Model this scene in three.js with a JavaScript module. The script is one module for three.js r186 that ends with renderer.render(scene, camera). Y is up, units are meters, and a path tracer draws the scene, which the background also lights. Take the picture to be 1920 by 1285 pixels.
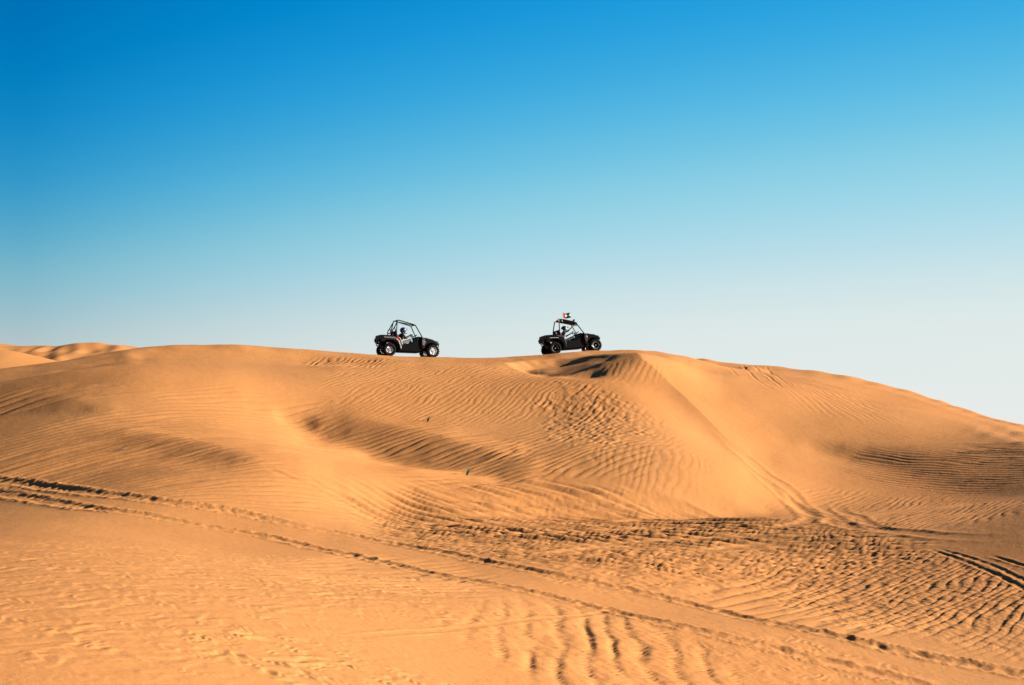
import * as THREE from 'three';
import { mergeGeometries } from 'three/addons/utils/BufferGeometryUtils.js';
import { MarchingCubes } from 'three/addons/objects/MarchingCubes.js';
import { RoundedBoxGeometry } from 'three/addons/geometries/RoundedBoxGeometry.js';

// ---------------------------------------------------------------- camera, sky, sun, exposure
const EYE = 2.2;                                   // eye height over the sand at the photographer's feet
const scene = new THREE.Scene();
const camera = new THREE.PerspectiveCamera(2 * Math.atan(642.5 / 2400) * 180 / Math.PI, 1920 / 1285, 0.5, 6000);
camera.position.set(0, EYE, 0);
camera.setViewOffset(1920, 1285, 0, -162.5, 1920, 1285);   // level camera with the lens shifted up

const renderer = new THREE.WebGLRenderer({ antialias: true });
renderer.toneMapping = THREE.LinearToneMapping;
renderer.toneMappingExposure = 4.7;
renderer.shadowMap.enabled = true;

const SUN_EL = 18 * Math.PI / 180, SUN_BACK = -4 * Math.PI / 180;
const sunDir = new THREE.Vector3(Math.cos(SUN_EL) * Math.cos(SUN_BACK), Math.sin(SUN_EL), Math.cos(SUN_EL) * Math.sin(SUN_BACK));
const sun = new THREE.DirectionalLight(new THREE.Color().setRGB(1.0, 0.97, 0.88), 5.0);
sun.position.copy(sunDir).multiplyScalar(150).add(new THREE.Vector3(0, 0, -45));
sun.target.position.set(0, 0, -45);
sun.castShadow = true;
Object.assign(sun.shadow.camera, { left: -70, right: 70, top: 60, bottom: -60, near: 1, far: 400 });
sun.shadow.mapSize.set(4096, 4096);
scene.add(sun, sun.target);

{ // clear desert sky: deep blue overhead, milky at the horizon, paler towards the sun
  const W = 1024, H = 512, data = new Float32Array(W * H * 4), E = renderer.toneMappingExposure;
  const keys = [[-90, 225, 224, 216], [0, 227, 231, 228], [3.9, 219, 230, 228], [4.9, 212, 227, 228], [6.06, 199, 223, 228], [7.2, 182, 218, 229], [8.9, 157, 211, 228], [10.3, 138, 204, 226], [11.9, 110, 193, 225], [13.6, 84, 181, 224], [15.3, 60, 169, 222], [16.8, 42, 160, 220], [18.5, 24, 150, 217], [21, 2, 137, 208], [24, 0, 124, 198], [28, 0, 108, 182], [45, 0, 86, 154], [90, 0, 68, 130]];
  const lin = (v) => { v /= 255; return v <= 0.04045 ? v / 12.92 : ((v + 0.055) / 1.055) ** 2.4; };
  const sh = Math.hypot(sunDir.x, sunDir.z);
  for (let j = 0; j < H; j++) for (let i = 0; i < W; i++) {
    const el = (j + 0.5) / H * 180 - 90, az = ((i + 0.5) / W - 0.5) * 2 * Math.PI;
    const x = Math.cos(az), z = Math.sin(az), ca = (x * sunDir.x + z * sunDir.z) / sh;
    const cs = Math.max(ca - 0.19, -0.48) * Math.max(0, 1 - Math.max(0, el) / 90), e = el > 0 ? el * (0.85 + 0.12 * Math.exp(-4 * cs)) : el;
    let k = 1; while (k < keys.length - 1 && keys[k][0] < e) k++;
    const a = keys[k - 1], b = keys[k], t = Math.min(1, Math.max(0, (e - a[0]) / (b[0] - a[0]))), o = (j * W + i) * 4;
    const bright = 1.055 - 0.03 * Math.exp(-5 * cs);
    for (let c = 0; c < 3; c++) data[o + c] = (lin(a[c + 1]) * (1 - t) + lin(b[c + 1]) * t) * bright / E;
    data[o + 3] = 1;
  }
  const sky = new THREE.DataTexture(data, W, H, THREE.RGBAFormat, THREE.FloatType);
  sky.mapping = THREE.EquirectangularReflectionMapping;
  sky.magFilter = sky.minFilter = THREE.LinearFilter; sky.needsUpdate = true;
  scene.background = sky; scene.environment = sky;
}

// ---------------------------------------------------------------- helpers
function rng(seed) { let s = seed >>> 0; return () => { s = (s + 0x6d2b79f5) >>> 0; let t = Math.imul(s ^ (s >>> 15), 1 | s); t = (t + Math.imul(t ^ (t >>> 7), 61 | t)) ^ t; return ((t ^ (t >>> 14)) >>> 0) / 4294967296; }; }
const PERM = new Uint8Array(512), GX = new Float32Array(256), GY = new Float32Array(256);
{ const r = rng(7), p = [...Array(256).keys()]; for (let i = 255; i > 0; i--) { const j = Math.floor(r() * (i + 1)); [p[i], p[j]] = [p[j], p[i]]; }
  for (let i = 0; i < 512; i++) PERM[i] = p[i & 255];
  for (let i = 0; i < 256; i++) { const a = r() * Math.PI * 2; GX[i] = Math.cos(a); GY[i] = Math.sin(a); } }
function noise(x, y) {                              // gradient noise, about -1..1
  const xi = Math.floor(x), yi = Math.floor(y), fx = x - xi, fy = y - yi, X = xi & 255, Y = yi & 255;
  const u = fx * fx * fx * (fx * (fx * 6 - 15) + 10), v = fy * fy * fy * (fy * (fy * 6 - 15) + 10);
  const a = PERM[PERM[X] + Y], b = PERM[PERM[X + 1] + Y], c = PERM[PERM[X] + Y + 1], d = PERM[PERM[X + 1] + Y + 1];
  const n00 = GX[a] * fx + GY[a] * fy, n10 = GX[b] * (fx - 1) + GY[b] * fy, n01 = GX[c] * fx + GY[c] * (fy - 1), n11 = GX[d] * (fx - 1) + GY[d] * (fy - 1);
  const p = n00 + (n10 - n00) * u, q = n01 + (n11 - n01) * u;
  return 1.5 * (p + (q - p) * v);
}
const clamp = (x, a, b) => x < a ? a : x > b ? b : x;
const smooth = (a, b, x) => { const t = clamp((x - a) / (b - a), 0, 1); return t * t * (3 - 2 * t); };
function standard(color, roughness = 0.9, extra = {}) { const m = new THREE.MeshStandardMaterial({ roughness, ...extra }); m.color.setRGB(...color); return m; }
function mesh(name, geometry, material, parent) { const m = new THREE.Mesh(geometry, material); m.name = name; m.castShadow = m.receiveShadow = true; parent.add(m); return m; }
const merge = (list) => mergeGeometries(list.map((g) => { const h = g.index ? g.toNonIndexed() : g; for (const k of Object.keys(h.attributes)) if (!['position', 'normal', 'uv'].includes(k)) h.deleteAttribute(k); return h; }));

// ---------------------------------------------------------------- the lie of the dunes
// Surveyed heights in millimetres over eye level: one row for each bearing (east over north -0.575 to 0.575 in steps of 0.0125),
// one number for each distance north: 7 to 71 m in steps of 1 m, then 72 to 102 m in steps of 2 m.
const SURVEY = [
[-1519,-1506,-1495,-1490,-1490,-1496,-1509,-1528,-1555,-1587,-1625,-1665,-1710,-1758,-1809,-1862,-1913,-1961,-2003,-2040,-2069,-2089,-2099,-2098,-2085,-2058,-2015,-1958,-1885,-1798,-1698,-1576,-1433,-1268,-1085,-890,-690,-491,-299,-119,50,208,354,482,583,651,680,667,614,523,400,247,71,-125,-334,-554,-778,-1004,-1226,-1444,-1651,-1847,-2029,-2194,-2341,-2470,-2684,-2861,-3003,-3113,-3196,-3255,-3295,-3320,-3335,-3345,-3354,-3363,-3374,-3389,-3407],
[-1527,-1515,-1503,-1497,-1495,-1499,-1509,-1526,-1551,-1582,-1619,-1659,-1705,-1754,-1806,-1861,-1914,-1965,-2011,-2052,-2085,-2110,-2124,-2128,-2118,-2094,-2054,-1998,-1925,-1836,-1731,-1602,-1446,-1264,-1061,-842,-616,-390,-168,44,239,411,559,688,794,869,901,887,829,729,594,428,240,34,-184,-408,-637,-866,-1092,-1313,-1525,-1726,-1911,-2080,-2231,-2361,-2578,-2757,-2901,-3014,-3100,-3162,-3205,-3232,-3248,-3257,-3263,-3271,-3282,-3298,-3318],
[-1535,-1523,-1511,-1503,-1500,-1502,-1509,-1524,-1547,-1577,-1613,-1654,-1699,-1749,-1804,-1860,-1915,-1968,-2017,-2061,-2098,-2126,-2144,-2151,-2144,-2122,-2084,-2029,-1955,-1864,-1754,-1617,-1449,-1252,-1030,-790,-542,-294,-46,200,430,617,760,885,996,1081,1117,1105,1044,935,787,607,405,188,-36,-265,-496,-728,-957,-1182,-1398,-1603,-1794,-1967,-2120,-2253,-2472,-2652,-2799,-2915,-3005,-3070,-3116,-3145,-3162,-3171,-3176,-3180,-3189,-3209,-3234],
[-1543,-1532,-1519,-1510,-1505,-1504,-1510,-1522,-1544,-1573,-1608,-1648,-1694,-1745,-1801,-1858,-1914,-1968,-2018,-2063,-2101,-2130,-2149,-2156,-2149,-2126,-2086,-2029,-1953,-1858,-1743,-1597,-1418,-1208,-974,-724,-470,-214,51,330,607,815,940,1060,1175,1276,1314,1311,1255,1138,975,780,562,332,105,-124,-356,-589,-821,-1048,-1269,-1479,-1675,-1854,-2009,-2142,-2363,-2546,-2696,-2816,-2910,-2980,-3029,-3062,-3082,-3092,-3095,-3095,-3100,-3128,-3161],
[-1551,-1541,-1527,-1517,-1510,-1507,-1510,-1521,-1540,-1568,-1602,-1643,-1690,-1742,-1799,-1856,-1912,-1965,-2015,-2059,-2095,-2123,-2141,-2146,-2137,-2111,-2067,-2006,-1926,-1827,-1707,-1551,-1361,-1140,-898,-650,-400,-148,123,426,771,1004,1091,1208,1324,1452,1481,1490,1449,1327,1152,945,714,468,243,16,-214,-448,-680,-910,-1133,-1348,-1550,-1737,-1892,-2025,-2249,-2436,-2591,-2717,-2816,-2892,-2947,-2985,-3009,-3023,-3029,-3027,-3024,-3067,-3110],
[-1559,-1550,-1536,-1524,-1515,-1511,-1511,-1519,-1537,-1564,-1598,-1638,-1686,-1739,-1796,-1853,-1909,-1961,-2010,-2053,-2089,-2116,-2132,-2136,-2125,-2096,-2050,-1985,-1901,-1797,-1671,-1507,-1304,-1071,-824,-578,-337,-90,176,478,815,1073,1185,1292,1426,1559,1596,1609,1587,1483,1313,1105,870,621,390,163,-68,-301,-535,-766,-991,-1207,-1412,-1600,-1760,-1898,-2128,-2322,-2484,-2617,-2724,-2806,-2869,-2914,-2946,-2967,-2980,-2989,-3000,-3041,-3086],
[-1567,-1559,-1544,-1531,-1521,-1514,-1512,-1518,-1535,-1560,-1593,-1633,-1681,-1735,-1793,-1849,-1904,-1956,-2004,-2047,-2082,-2109,-2125,-2127,-2115,-2085,-2036,-1969,-1881,-1773,-1642,-1469,-1253,-1006,-751,-508,-277,-40,216,508,838,1125,1262,1369,1516,1662,1709,1722,1713,1624,1464,1262,1030,783,545,316,84,-150,-384,-615,-841,-1059,-1264,-1452,-1618,-1761,-2002,-2205,-2376,-2518,-2633,-2724,-2795,-2850,-2891,-2922,-2947,-2971,-2999,-3038,-3085],
[-1576,-1568,-1553,-1539,-1527,-1518,-1514,-1518,-1533,-1557,-1589,-1629,-1678,-1732,-1789,-1845,-1899,-1950,-1997,-2040,-2075,-2102,-2117,-2120,-2107,-2077,-2027,-1956,-1866,-1755,-1621,-1438,-1209,-944,-678,-437,-218,4,245,520,852,1183,1340,1441,1608,1745,1837,1834,1837,1760,1612,1418,1193,949,707,475,242,7,-228,-461,-687,-905,-1110,-1300,-1470,-1618,-1871,-2086,-2267,-2419,-2543,-2644,-2725,-2790,-2842,-2886,-2923,-2960,-3000,-3046,-3097],
[-1584,-1577,-1562,-1547,-1533,-1522,-1516,-1518,-1531,-1555,-1586,-1626,-1674,-1728,-1784,-1839,-1892,-1942,-1989,-2031,-2067,-2094,-2110,-2113,-2100,-2068,-2017,-1944,-1851,-1739,-1601,-1409,-1167,-881,-601,-364,-158,47,269,522,862,1263,1406,1488,1691,1797,1943,1943,1959,1895,1760,1574,1355,1115,871,636,401,164,-71,-304,-531,-750,-956,-1147,-1320,-1475,-1740,-1967,-2159,-2320,-2455,-2567,-2659,-2734,-2798,-2853,-2903,-2951,-3000,-3056,-3114],
[-1593,-1587,-1571,-1555,-1539,-1527,-1519,-1518,-1530,-1553,-1584,-1623,-1671,-1724,-1779,-1833,-1884,-1933,-1978,-2019,-2052,-2077,-2090,-2090,-2074,-2039,-1983,-1904,-1807,-1691,-1546,-1344,-1089,-800,-525,-295,-92,110,332,598,939,1329,1490,1554,1764,1869,2032,2056,2074,2032,1909,1728,1513,1277,1032,795,558,321,85,-148,-376,-596,-804,-998,-1174,-1333,-1610,-1848,-2051,-2223,-2369,-2491,-2594,-2681,-2756,-2822,-2883,-2942,-3001,-3066,-3133],
[-1602,-1596,-1581,-1564,-1547,-1532,-1522,-1520,-1530,-1552,-1582,-1621,-1668,-1721,-1774,-1826,-1875,-1922,-1965,-2002,-2033,-2054,-2063,-2059,-2037,-1996,-1933,-1849,-1746,-1622,-1468,-1256,-992,-713,-453,-229,-22,185,417,722,1060,1397,1553,1651,1834,1968,2125,2162,2173,2152,2048,1875,1665,1432,1186,947,712,476,240,7,-223,-444,-655,-853,-1034,-1198,-1484,-1732,-1945,-2127,-2283,-2416,-2530,-2628,-2715,-2792,-2864,-2932,-3001,-3076,-3152],
[-1611,-1606,-1591,-1573,-1554,-1538,-1526,-1522,-1531,-1551,-1581,-1619,-1666,-1716,-1768,-1818,-1865,-1910,-1950,-1985,-2013,-2031,-2037,-2029,-2003,-1956,-1887,-1798,-1691,-1559,-1397,-1175,-907,-634,-383,-159,48,259,504,830,1162,1464,1611,1722,1898,2048,2213,2268,2274,2265,2177,2015,1812,1582,1337,1097,863,628,393,159,-71,-295,-509,-711,-898,-1066,-1360,-1617,-1839,-2032,-2199,-2342,-2467,-2576,-2673,-2762,-2844,-2923,-3001,-3086,-3172],
[-1621,-1616,-1602,-1583,-1563,-1545,-1531,-1525,-1532,-1552,-1581,-1619,-1664,-1712,-1761,-1809,-1854,-1897,-1934,-1966,-1991,-2006,-2008,-1996,-1965,-1913,-1838,-1744,-1631,-1491,-1320,-1088,-822,-558,-316,-89,120,337,617,946,1270,1539,1679,1793,1959,2120,2290,2367,2373,2375,2299,2150,1955,1731,1488,1246,1013,779,544,310,78,-147,-364,-569,-760,-932,-1236,-1502,-1735,-1938,-2114,-2268,-2403,-2523,-2631,-2731,-2824,-2913,-3001,-3096,-3193],
[-1631,-1627,-1613,-1594,-1573,-1553,-1537,-1529,-1535,-1554,-1583,-1619,-1662,-1708,-1754,-1800,-1843,-1882,-1917,-1946,-1968,-1980,-1978,-1962,-1927,-1869,-1789,-1691,-1570,-1422,-1243,-1002,-742,-487,-248,-16,195,418,730,1058,1370,1618,1752,1855,2022,2187,2362,2460,2478,2480,2420,2285,2099,1880,1641,1396,1163,930,695,460,228,1,-219,-427,-620,-797,-1111,-1387,-1630,-1842,-2028,-2193,-2338,-2469,-2588,-2699,-2802,-2902,-3001,-3107,-3214],
[-1642,-1638,-1626,-1606,-1583,-1562,-1544,-1535,-1539,-1557,-1585,-1621,-1662,-1705,-1749,-1791,-1831,-1867,-1897,-1923,-1942,-1951,-1945,-1925,-1886,-1822,-1738,-1635,-1507,-1349,-1163,-918,-665,-418,-178,59,277,517,843,1173,1467,1703,1834,1920,2085,2253,2425,2543,2579,2583,2543,2423,2244,2030,1793,1547,1312,1079,845,611,378,149,-72,-283,-481,-660,-986,-1272,-1523,-1745,-1941,-2115,-2271,-2413,-2544,-2665,-2780,-2891,-3001,-3118,-3237],
[-1653,-1649,-1638,-1619,-1596,-1572,-1553,-1542,-1545,-1563,-1590,-1625,-1664,-1704,-1745,-1785,-1821,-1854,-1880,-1902,-1918,-1923,-1914,-1889,-1845,-1775,-1687,-1579,-1442,-1276,-1082,-838,-595,-356,-109,134,355,628,956,1280,1560,1790,1916,1972,2143,2298,2465,2622,2674,2673,2654,2556,2387,2179,1946,1699,1461,1230,997,764,531,301,77,-138,-340,-526,-861,-1155,-1413,-1643,-1849,-2033,-2201,-2355,-2497,-2630,-2757,-2880,-3001,-3130,-3260],
[-1665,-1661,-1652,-1633,-1609,-1584,-1564,-1551,-1554,-1570,-1597,-1632,-1669,-1707,-1746,-1783,-1817,-1846,-1869,-1888,-1900,-1901,-1887,-1857,-1806,-1731,-1638,-1522,-1376,-1202,-1000,-763,-528,-296,-46,204,430,735,1073,1372,1645,1875,2007,2043,2205,2359,2499,2692,2758,2763,2755,2681,2527,2330,2102,1855,1613,1384,1154,923,690,459,232,13,-195,-388,-732,-1032,-1297,-1536,-1751,-1947,-2126,-2292,-2447,-2593,-2733,-2867,-3001,-3142,-3285],
[-1677,-1675,-1667,-1648,-1624,-1598,-1576,-1563,-1564,-1580,-1607,-1641,-1677,-1714,-1751,-1787,-1819,-1846,-1866,-1880,-1888,-1884,-1863,-1826,-1766,-1687,-1589,-1464,-1308,-1126,-921,-689,-464,-236,13,266,505,836,1171,1455,1727,1962,2103,2095,2270,2440,2557,2768,2851,2900,2856,2802,2672,2489,2268,2022,1774,1547,1321,1091,860,628,399,175,-39,-239,-594,-899,-1171,-1419,-1646,-1854,-2046,-2226,-2394,-2554,-2706,-2854,-3001,-3155,-3310],
[-1690,-1689,-1682,-1665,-1641,-1614,-1591,-1577,-1577,-1593,-1620,-1654,-1689,-1725,-1762,-1796,-1828,-1854,-1872,-1881,-1882,-1872,-1844,-1797,-1729,-1644,-1539,-1403,-1239,-1050,-845,-619,-404,-182,61,317,579,943,1241,1529,1804,2051,2198,2163,2297,2511,2628,2828,2933,2991,2970,2934,2832,2662,2449,2206,1951,1725,1501,1274,1043,811,580,353,134,-73,-439,-750,-1032,-1291,-1531,-1754,-1961,-2155,-2338,-2512,-2678,-2841,-3001,-3167,-3335],
[-1704,-1704,-1699,-1683,-1660,-1631,-1608,-1593,-1593,-1609,-1636,-1671,-1706,-1742,-1778,-1812,-1843,-1869,-1886,-1889,-1883,-1866,-1830,-1775,-1698,-1605,-1489,-1341,-1171,-977,-774,-555,-348,-134,97,352,642,1004,1295,1587,1868,2122,2274,2309,2361,2569,2689,2883,3044,3114,3103,3082,3007,2851,2648,2412,2160,1924,1700,1473,1242,1010,778,550,329,121,-255,-580,-877,-1152,-1408,-1646,-1870,-2080,-2278,-2467,-2649,-2826,-3001,-3180,-3360],
[-1719,-1719,-1717,-1703,-1680,-1651,-1627,-1611,-1611,-1627,-1655,-1690,-1726,-1762,-1799,-1834,-1865,-1891,-1908,-1908,-1894,-1868,-1825,-1758,-1673,-1569,-1440,-1282,-1108,-912,-712,-495,-291,-83,123,376,710,1019,1326,1631,1919,2168,2325,2418,2446,2609,2753,2944,3134,3231,3280,3224,3177,3046,2859,2634,2386,2141,1915,1687,1455,1221,988,760,539,331,-53,-393,-708,-1002,-1277,-1534,-1776,-2002,-2217,-2422,-2619,-2811,-3001,-3193,-3385],
[-1735,-1736,-1736,-1724,-1702,-1673,-1648,-1632,-1632,-1648,-1677,-1713,-1750,-1787,-1824,-1860,-1893,-1920,-1937,-1938,-1918,-1882,-1828,-1750,-1652,-1535,-1390,-1226,-1051,-856,-657,-438,-237,-43,135,378,721,1021,1339,1660,1959,2201,2357,2451,2536,2672,2795,3020,3186,3349,3429,3386,3354,3248,3076,2862,2622,2373,2141,1909,1674,1438,1204,975,755,546,161,-195,-532,-848,-1144,-1421,-1680,-1924,-2156,-2376,-2589,-2796,-3000,-3205,-3410],
[-1751,-1754,-1756,-1746,-1725,-1697,-1671,-1655,-1655,-1671,-1701,-1738,-1777,-1815,-1854,-1891,-1925,-1953,-1972,-1974,-1951,-1907,-1840,-1749,-1638,-1504,-1345,-1176,-1002,-810,-606,-385,-185,-25,136,362,674,991,1328,1666,1976,2215,2376,2485,2584,2743,2836,3086,3253,3446,3545,3523,3518,3439,3285,3082,2851,2605,2367,2130,1890,1651,1415,1185,965,757,373,4,-356,-695,-1013,-1309,-1587,-1848,-2095,-2332,-2560,-2782,-3000,-3217,-3434],
[-1768,-1773,-1777,-1769,-1751,-1722,-1696,-1680,-1680,-1697,-1728,-1766,-1806,-1846,-1886,-1924,-1960,-1990,-2010,-2013,-1991,-1939,-1862,-1756,-1629,-1478,-1307,-1134,-962,-771,-556,-333,-144,-19,129,338,631,944,1291,1643,1966,2208,2374,2492,2594,2717,2832,3009,3195,3454,3649,3688,3661,3609,3473,3280,3058,2821,2582,2335,2090,1847,1609,1379,1158,951,572,192,-192,-553,-890,-1204,-1499,-1776,-2039,-2290,-2532,-2768,-3000,-3229,-3456],
[-1786,-1793,-1799,-1794,-1777,-1750,-1724,-1708,-1707,-1725,-1756,-1795,-1837,-1879,-1920,-1960,-1997,-2029,-2051,-2055,-2034,-1980,-1893,-1771,-1625,-1457,-1272,-1095,-925,-730,-505,-276,-131,-21,113,301,570,875,1223,1583,1917,2169,2350,2482,2597,2721,2835,2998,3170,3412,3680,3766,3737,3723,3614,3439,3228,2997,2755,2507,2261,2018,1780,1548,1326,1117,731,343,-53,-428,-780,-1110,-1419,-1711,-1987,-2251,-2507,-2755,-3000,-3239,-3477],
[-1805,-1814,-1823,-1820,-1805,-1779,-1753,-1736,-1736,-1754,-1786,-1826,-1869,-1913,-1956,-1998,-2037,-2070,-2094,-2100,-2080,-2025,-1932,-1797,-1629,-1443,-1248,-1067,-901,-686,-448,-251,-135,-33,89,256,499,790,1131,1498,1841,2110,2306,2452,2574,2696,2812,2956,3126,3376,3700,3829,3793,3798,3714,3558,3360,3134,2891,2644,2402,2160,1922,1690,1466,1252,854,461,61,-324,-687,-1028,-1350,-1653,-1941,-2218,-2484,-2744,-2999,-3249,-3497],
[-1825,-1835,-1846,-1846,-1834,-1809,-1784,-1767,-1766,-1784,-1818,-1859,-1903,-1948,-1993,-2036,-2077,-2112,-2138,-2145,-2127,-2073,-1976,-1831,-1647,-1444,-1238,-1050,-880,-645,-401,-258,-148,-55,55,203,419,691,1022,1396,1755,2041,2253,2413,2545,2669,2785,2919,3080,3315,3637,3834,3827,3840,3779,3647,3461,3242,3001,2755,2514,2274,2036,1803,1578,1361,954,557,152,-239,-610,-960,-1291,-1604,-1903,-2189,-2465,-2735,-2999,-3258,-3515],
[-1845,-1857,-1871,-1873,-1864,-1841,-1816,-1799,-1798,-1816,-1850,-1893,-1938,-1984,-2030,-2074,-2116,-2154,-2182,-2192,-2174,-2122,-2025,-1876,-1679,-1462,-1243,-1052,-849,-597,-397,-270,-171,-86,11,143,333,583,899,1272,1650,1955,2186,2361,2503,2632,2750,2876,3027,3247,3553,3814,3880,3865,3832,3716,3538,3324,3088,2842,2600,2362,2126,1893,1667,1448,1033,633,223,-172,-548,-905,-1243,-1564,-1870,-2164,-2449,-2727,-2999,-3267,-3532],
[-1866,-1880,-1896,-1901,-1894,-1874,-1850,-1833,-1831,-1849,-1884,-1927,-1973,-2020,-2067,-2112,-2155,-2194,-2224,-2236,-2222,-2171,-2077,-1930,-1727,-1500,-1265,-1051,-819,-563,-413,-296,-205,-129,-45,71,238,465,759,1120,1519,1848,2100,2295,2450,2585,2706,2826,2967,3172,3476,3817,3889,3871,3855,3758,3592,3386,3152,2903,2663,2429,2196,1964,1737,1516,1094,684,276,-120,-500,-861,-1205,-1532,-1844,-2145,-2436,-2720,-3000,-3275,-3548],
[-1888,-1904,-1922,-1930,-1926,-1908,-1885,-1868,-1865,-1883,-1919,-1963,-2010,-2057,-2103,-2148,-2191,-2230,-2261,-2276,-2264,-2216,-2127,-1988,-1789,-1556,-1305,-1054,-784,-581,-442,-335,-254,-188,-116,-16,129,330,605,950,1368,1711,1979,2193,2370,2521,2652,2774,2904,3090,3381,3770,3891,3859,3859,3779,3628,3431,3204,2957,2715,2483,2251,2020,1793,1570,1143,727,319,-80,-463,-828,-1175,-1507,-1824,-2129,-2425,-2715,-3000,-3282,-3563],
[-1911,-1928,-1949,-1959,-1958,-1943,-1922,-1904,-1900,-1918,-1954,-1999,-2046,-2093,-2140,-2184,-2226,-2264,-2294,-2311,-2301,-2257,-2172,-2045,-1861,-1628,-1366,-1083,-800,-633,-494,-394,-321,-266,-205,-120,3,177,425,742,1173,1547,1841,2077,2279,2451,2597,2725,2849,3010,3273,3637,3840,3842,3841,3783,3652,3466,3246,3005,2761,2528,2296,2065,1837,1613,1183,765,354,-48,-434,-802,-1153,-1488,-1808,-2117,-2417,-2710,-3000,-3289,-3577],
[-1934,-1952,-1976,-1989,-1991,-1979,-1959,-1942,-1937,-1953,-1989,-2035,-2083,-2130,-2176,-2220,-2261,-2297,-2326,-2342,-2336,-2294,-2214,-2099,-1935,-1712,-1448,-1147,-880,-701,-561,-466,-402,-357,-307,-235,-133,16,238,540,984,1388,1718,1981,2204,2393,2547,2675,2791,2927,3159,3500,3762,3821,3815,3783,3667,3490,3277,3042,2797,2561,2329,2099,1871,1646,1213,793,379,-26,-414,-784,-1137,-1474,-1796,-2108,-2411,-2707,-3000,-3295,-3590],
[-1958,-1977,-2003,-2019,-2024,-2015,-1998,-1980,-1974,-1988,-2023,-2070,-2119,-2167,-2213,-2256,-2296,-2331,-2358,-2374,-2372,-2336,-2263,-2157,-2012,-1807,-1551,-1253,-980,-794,-656,-566,-510,-477,-439,-381,-298,-169,27,262,805,1244,1600,1891,2136,2344,2509,2640,2749,2861,3057,3380,3715,3770,3770,3760,3665,3501,3296,3065,2819,2582,2353,2124,1896,1671,1234,808,392,-13,-401,-772,-1126,-1464,-1788,-2101,-2406,-2704,-3001,-3301,-3603],
[-1983,-2003,-2030,-2049,-2057,-2052,-2038,-2021,-2012,-2024,-2058,-2105,-2155,-2204,-2250,-2293,-2333,-2367,-2393,-2408,-2408,-2380,-2317,-2223,-2095,-1913,-1670,-1382,-1107,-905,-765,-680,-635,-615,-590,-542,-477,-366,-161,146,662,1109,1488,1801,2067,2295,2474,2614,2706,2782,2958,3244,3621,3752,3726,3730,3651,3500,3305,3080,2837,2597,2369,2142,1914,1689,1248,818,400,-5,-394,-765,-1118,-1457,-1782,-2096,-2402,-2702,-3001,-3307,-3615],
[-2008,-2029,-2058,-2079,-2090,-2090,-2078,-2062,-2052,-2060,-2092,-2139,-2190,-2239,-2286,-2329,-2369,-2403,-2428,-2442,-2441,-2423,-2374,-2298,-2189,-2032,-1810,-1542,-1273,-1061,-902,-810,-762,-743,-714,-663,-602,-486,-255,218,598,1002,1384,1711,1995,2241,2439,2605,2720,2770,2936,3164,3502,3687,3683,3692,3630,3495,3309,3090,2851,2609,2381,2154,1927,1701,1259,826,406,-1,-390,-760,-1114,-1452,-1778,-2092,-2398,-2700,-3001,-3312,-3626],
[-2034,-2056,-2085,-2110,-2124,-2127,-2119,-2105,-2093,-2097,-2126,-2172,-2223,-2274,-2321,-2365,-2405,-2438,-2462,-2473,-2471,-2459,-2424,-2365,-2279,-2152,-1963,-1714,-1446,-1223,-1054,-952,-900,-867,-818,-760,-681,-536,-229,243,579,936,1297,1629,1925,2185,2416,2598,2736,2815,2972,3157,3393,3607,3645,3648,3609,3489,3311,3097,2861,2617,2388,2163,1937,1711,1267,830,408,-1,-389,-758,-1111,-1448,-1773,-2088,-2395,-2698,-3002,-3318,-3637],
[-2060,-2083,-2113,-2140,-2157,-2165,-2161,-2148,-2135,-2136,-2161,-2205,-2256,-2307,-2355,-2399,-2439,-2472,-2495,-2504,-2502,-2491,-2467,-2424,-2360,-2266,-2119,-1887,-1616,-1360,-1177,-1070,-1020,-987,-934,-883,-764,-553,-155,293,582,897,1229,1559,1862,2132,2377,2568,2708,2833,2990,3161,3322,3551,3605,3602,3582,3480,3310,3101,2868,2622,2392,2170,1946,1721,1275,835,407,-1,-387,-755,-1107,-1444,-1769,-2084,-2391,-2696,-3002,-3323,-3649],
[-2087,-2110,-2141,-2170,-2191,-2202,-2202,-2193,-2179,-2176,-2196,-2237,-2287,-2339,-2388,-2433,-2473,-2507,-2531,-2541,-2540,-2532,-2520,-2493,-2449,-2382,-2278,-2087,-1811,-1522,-1297,-1171,-1115,-1092,-1048,-1012,-881,-518,-107,305,558,851,1169,1494,1802,2078,2325,2533,2694,2848,3006,3159,3282,3485,3560,3554,3549,3463,3307,3108,2878,2633,2400,2180,1959,1736,1288,843,408,1,-382,-749,-1100,-1437,-1762,-2078,-2387,-2693,-3002,-3329,-3661],
[-2115,-2138,-2169,-2201,-2224,-2240,-2244,-2238,-2225,-2218,-2233,-2270,-2318,-2370,-2420,-2466,-2507,-2541,-2565,-2577,-2579,-2573,-2567,-2552,-2523,-2477,-2403,-2264,-2009,-1697,-1420,-1254,-1178,-1155,-1141,-1105,-888,-455,-51,282,518,799,1112,1434,1744,2025,2276,2493,2671,2878,3041,3184,3268,3400,3533,3522,3527,3456,3313,3122,2899,2657,2420,2201,1981,1757,1309,862,425,15,-370,-737,-1088,-1426,-1752,-2069,-2380,-2689,-3002,-3335,-3674],
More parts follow.
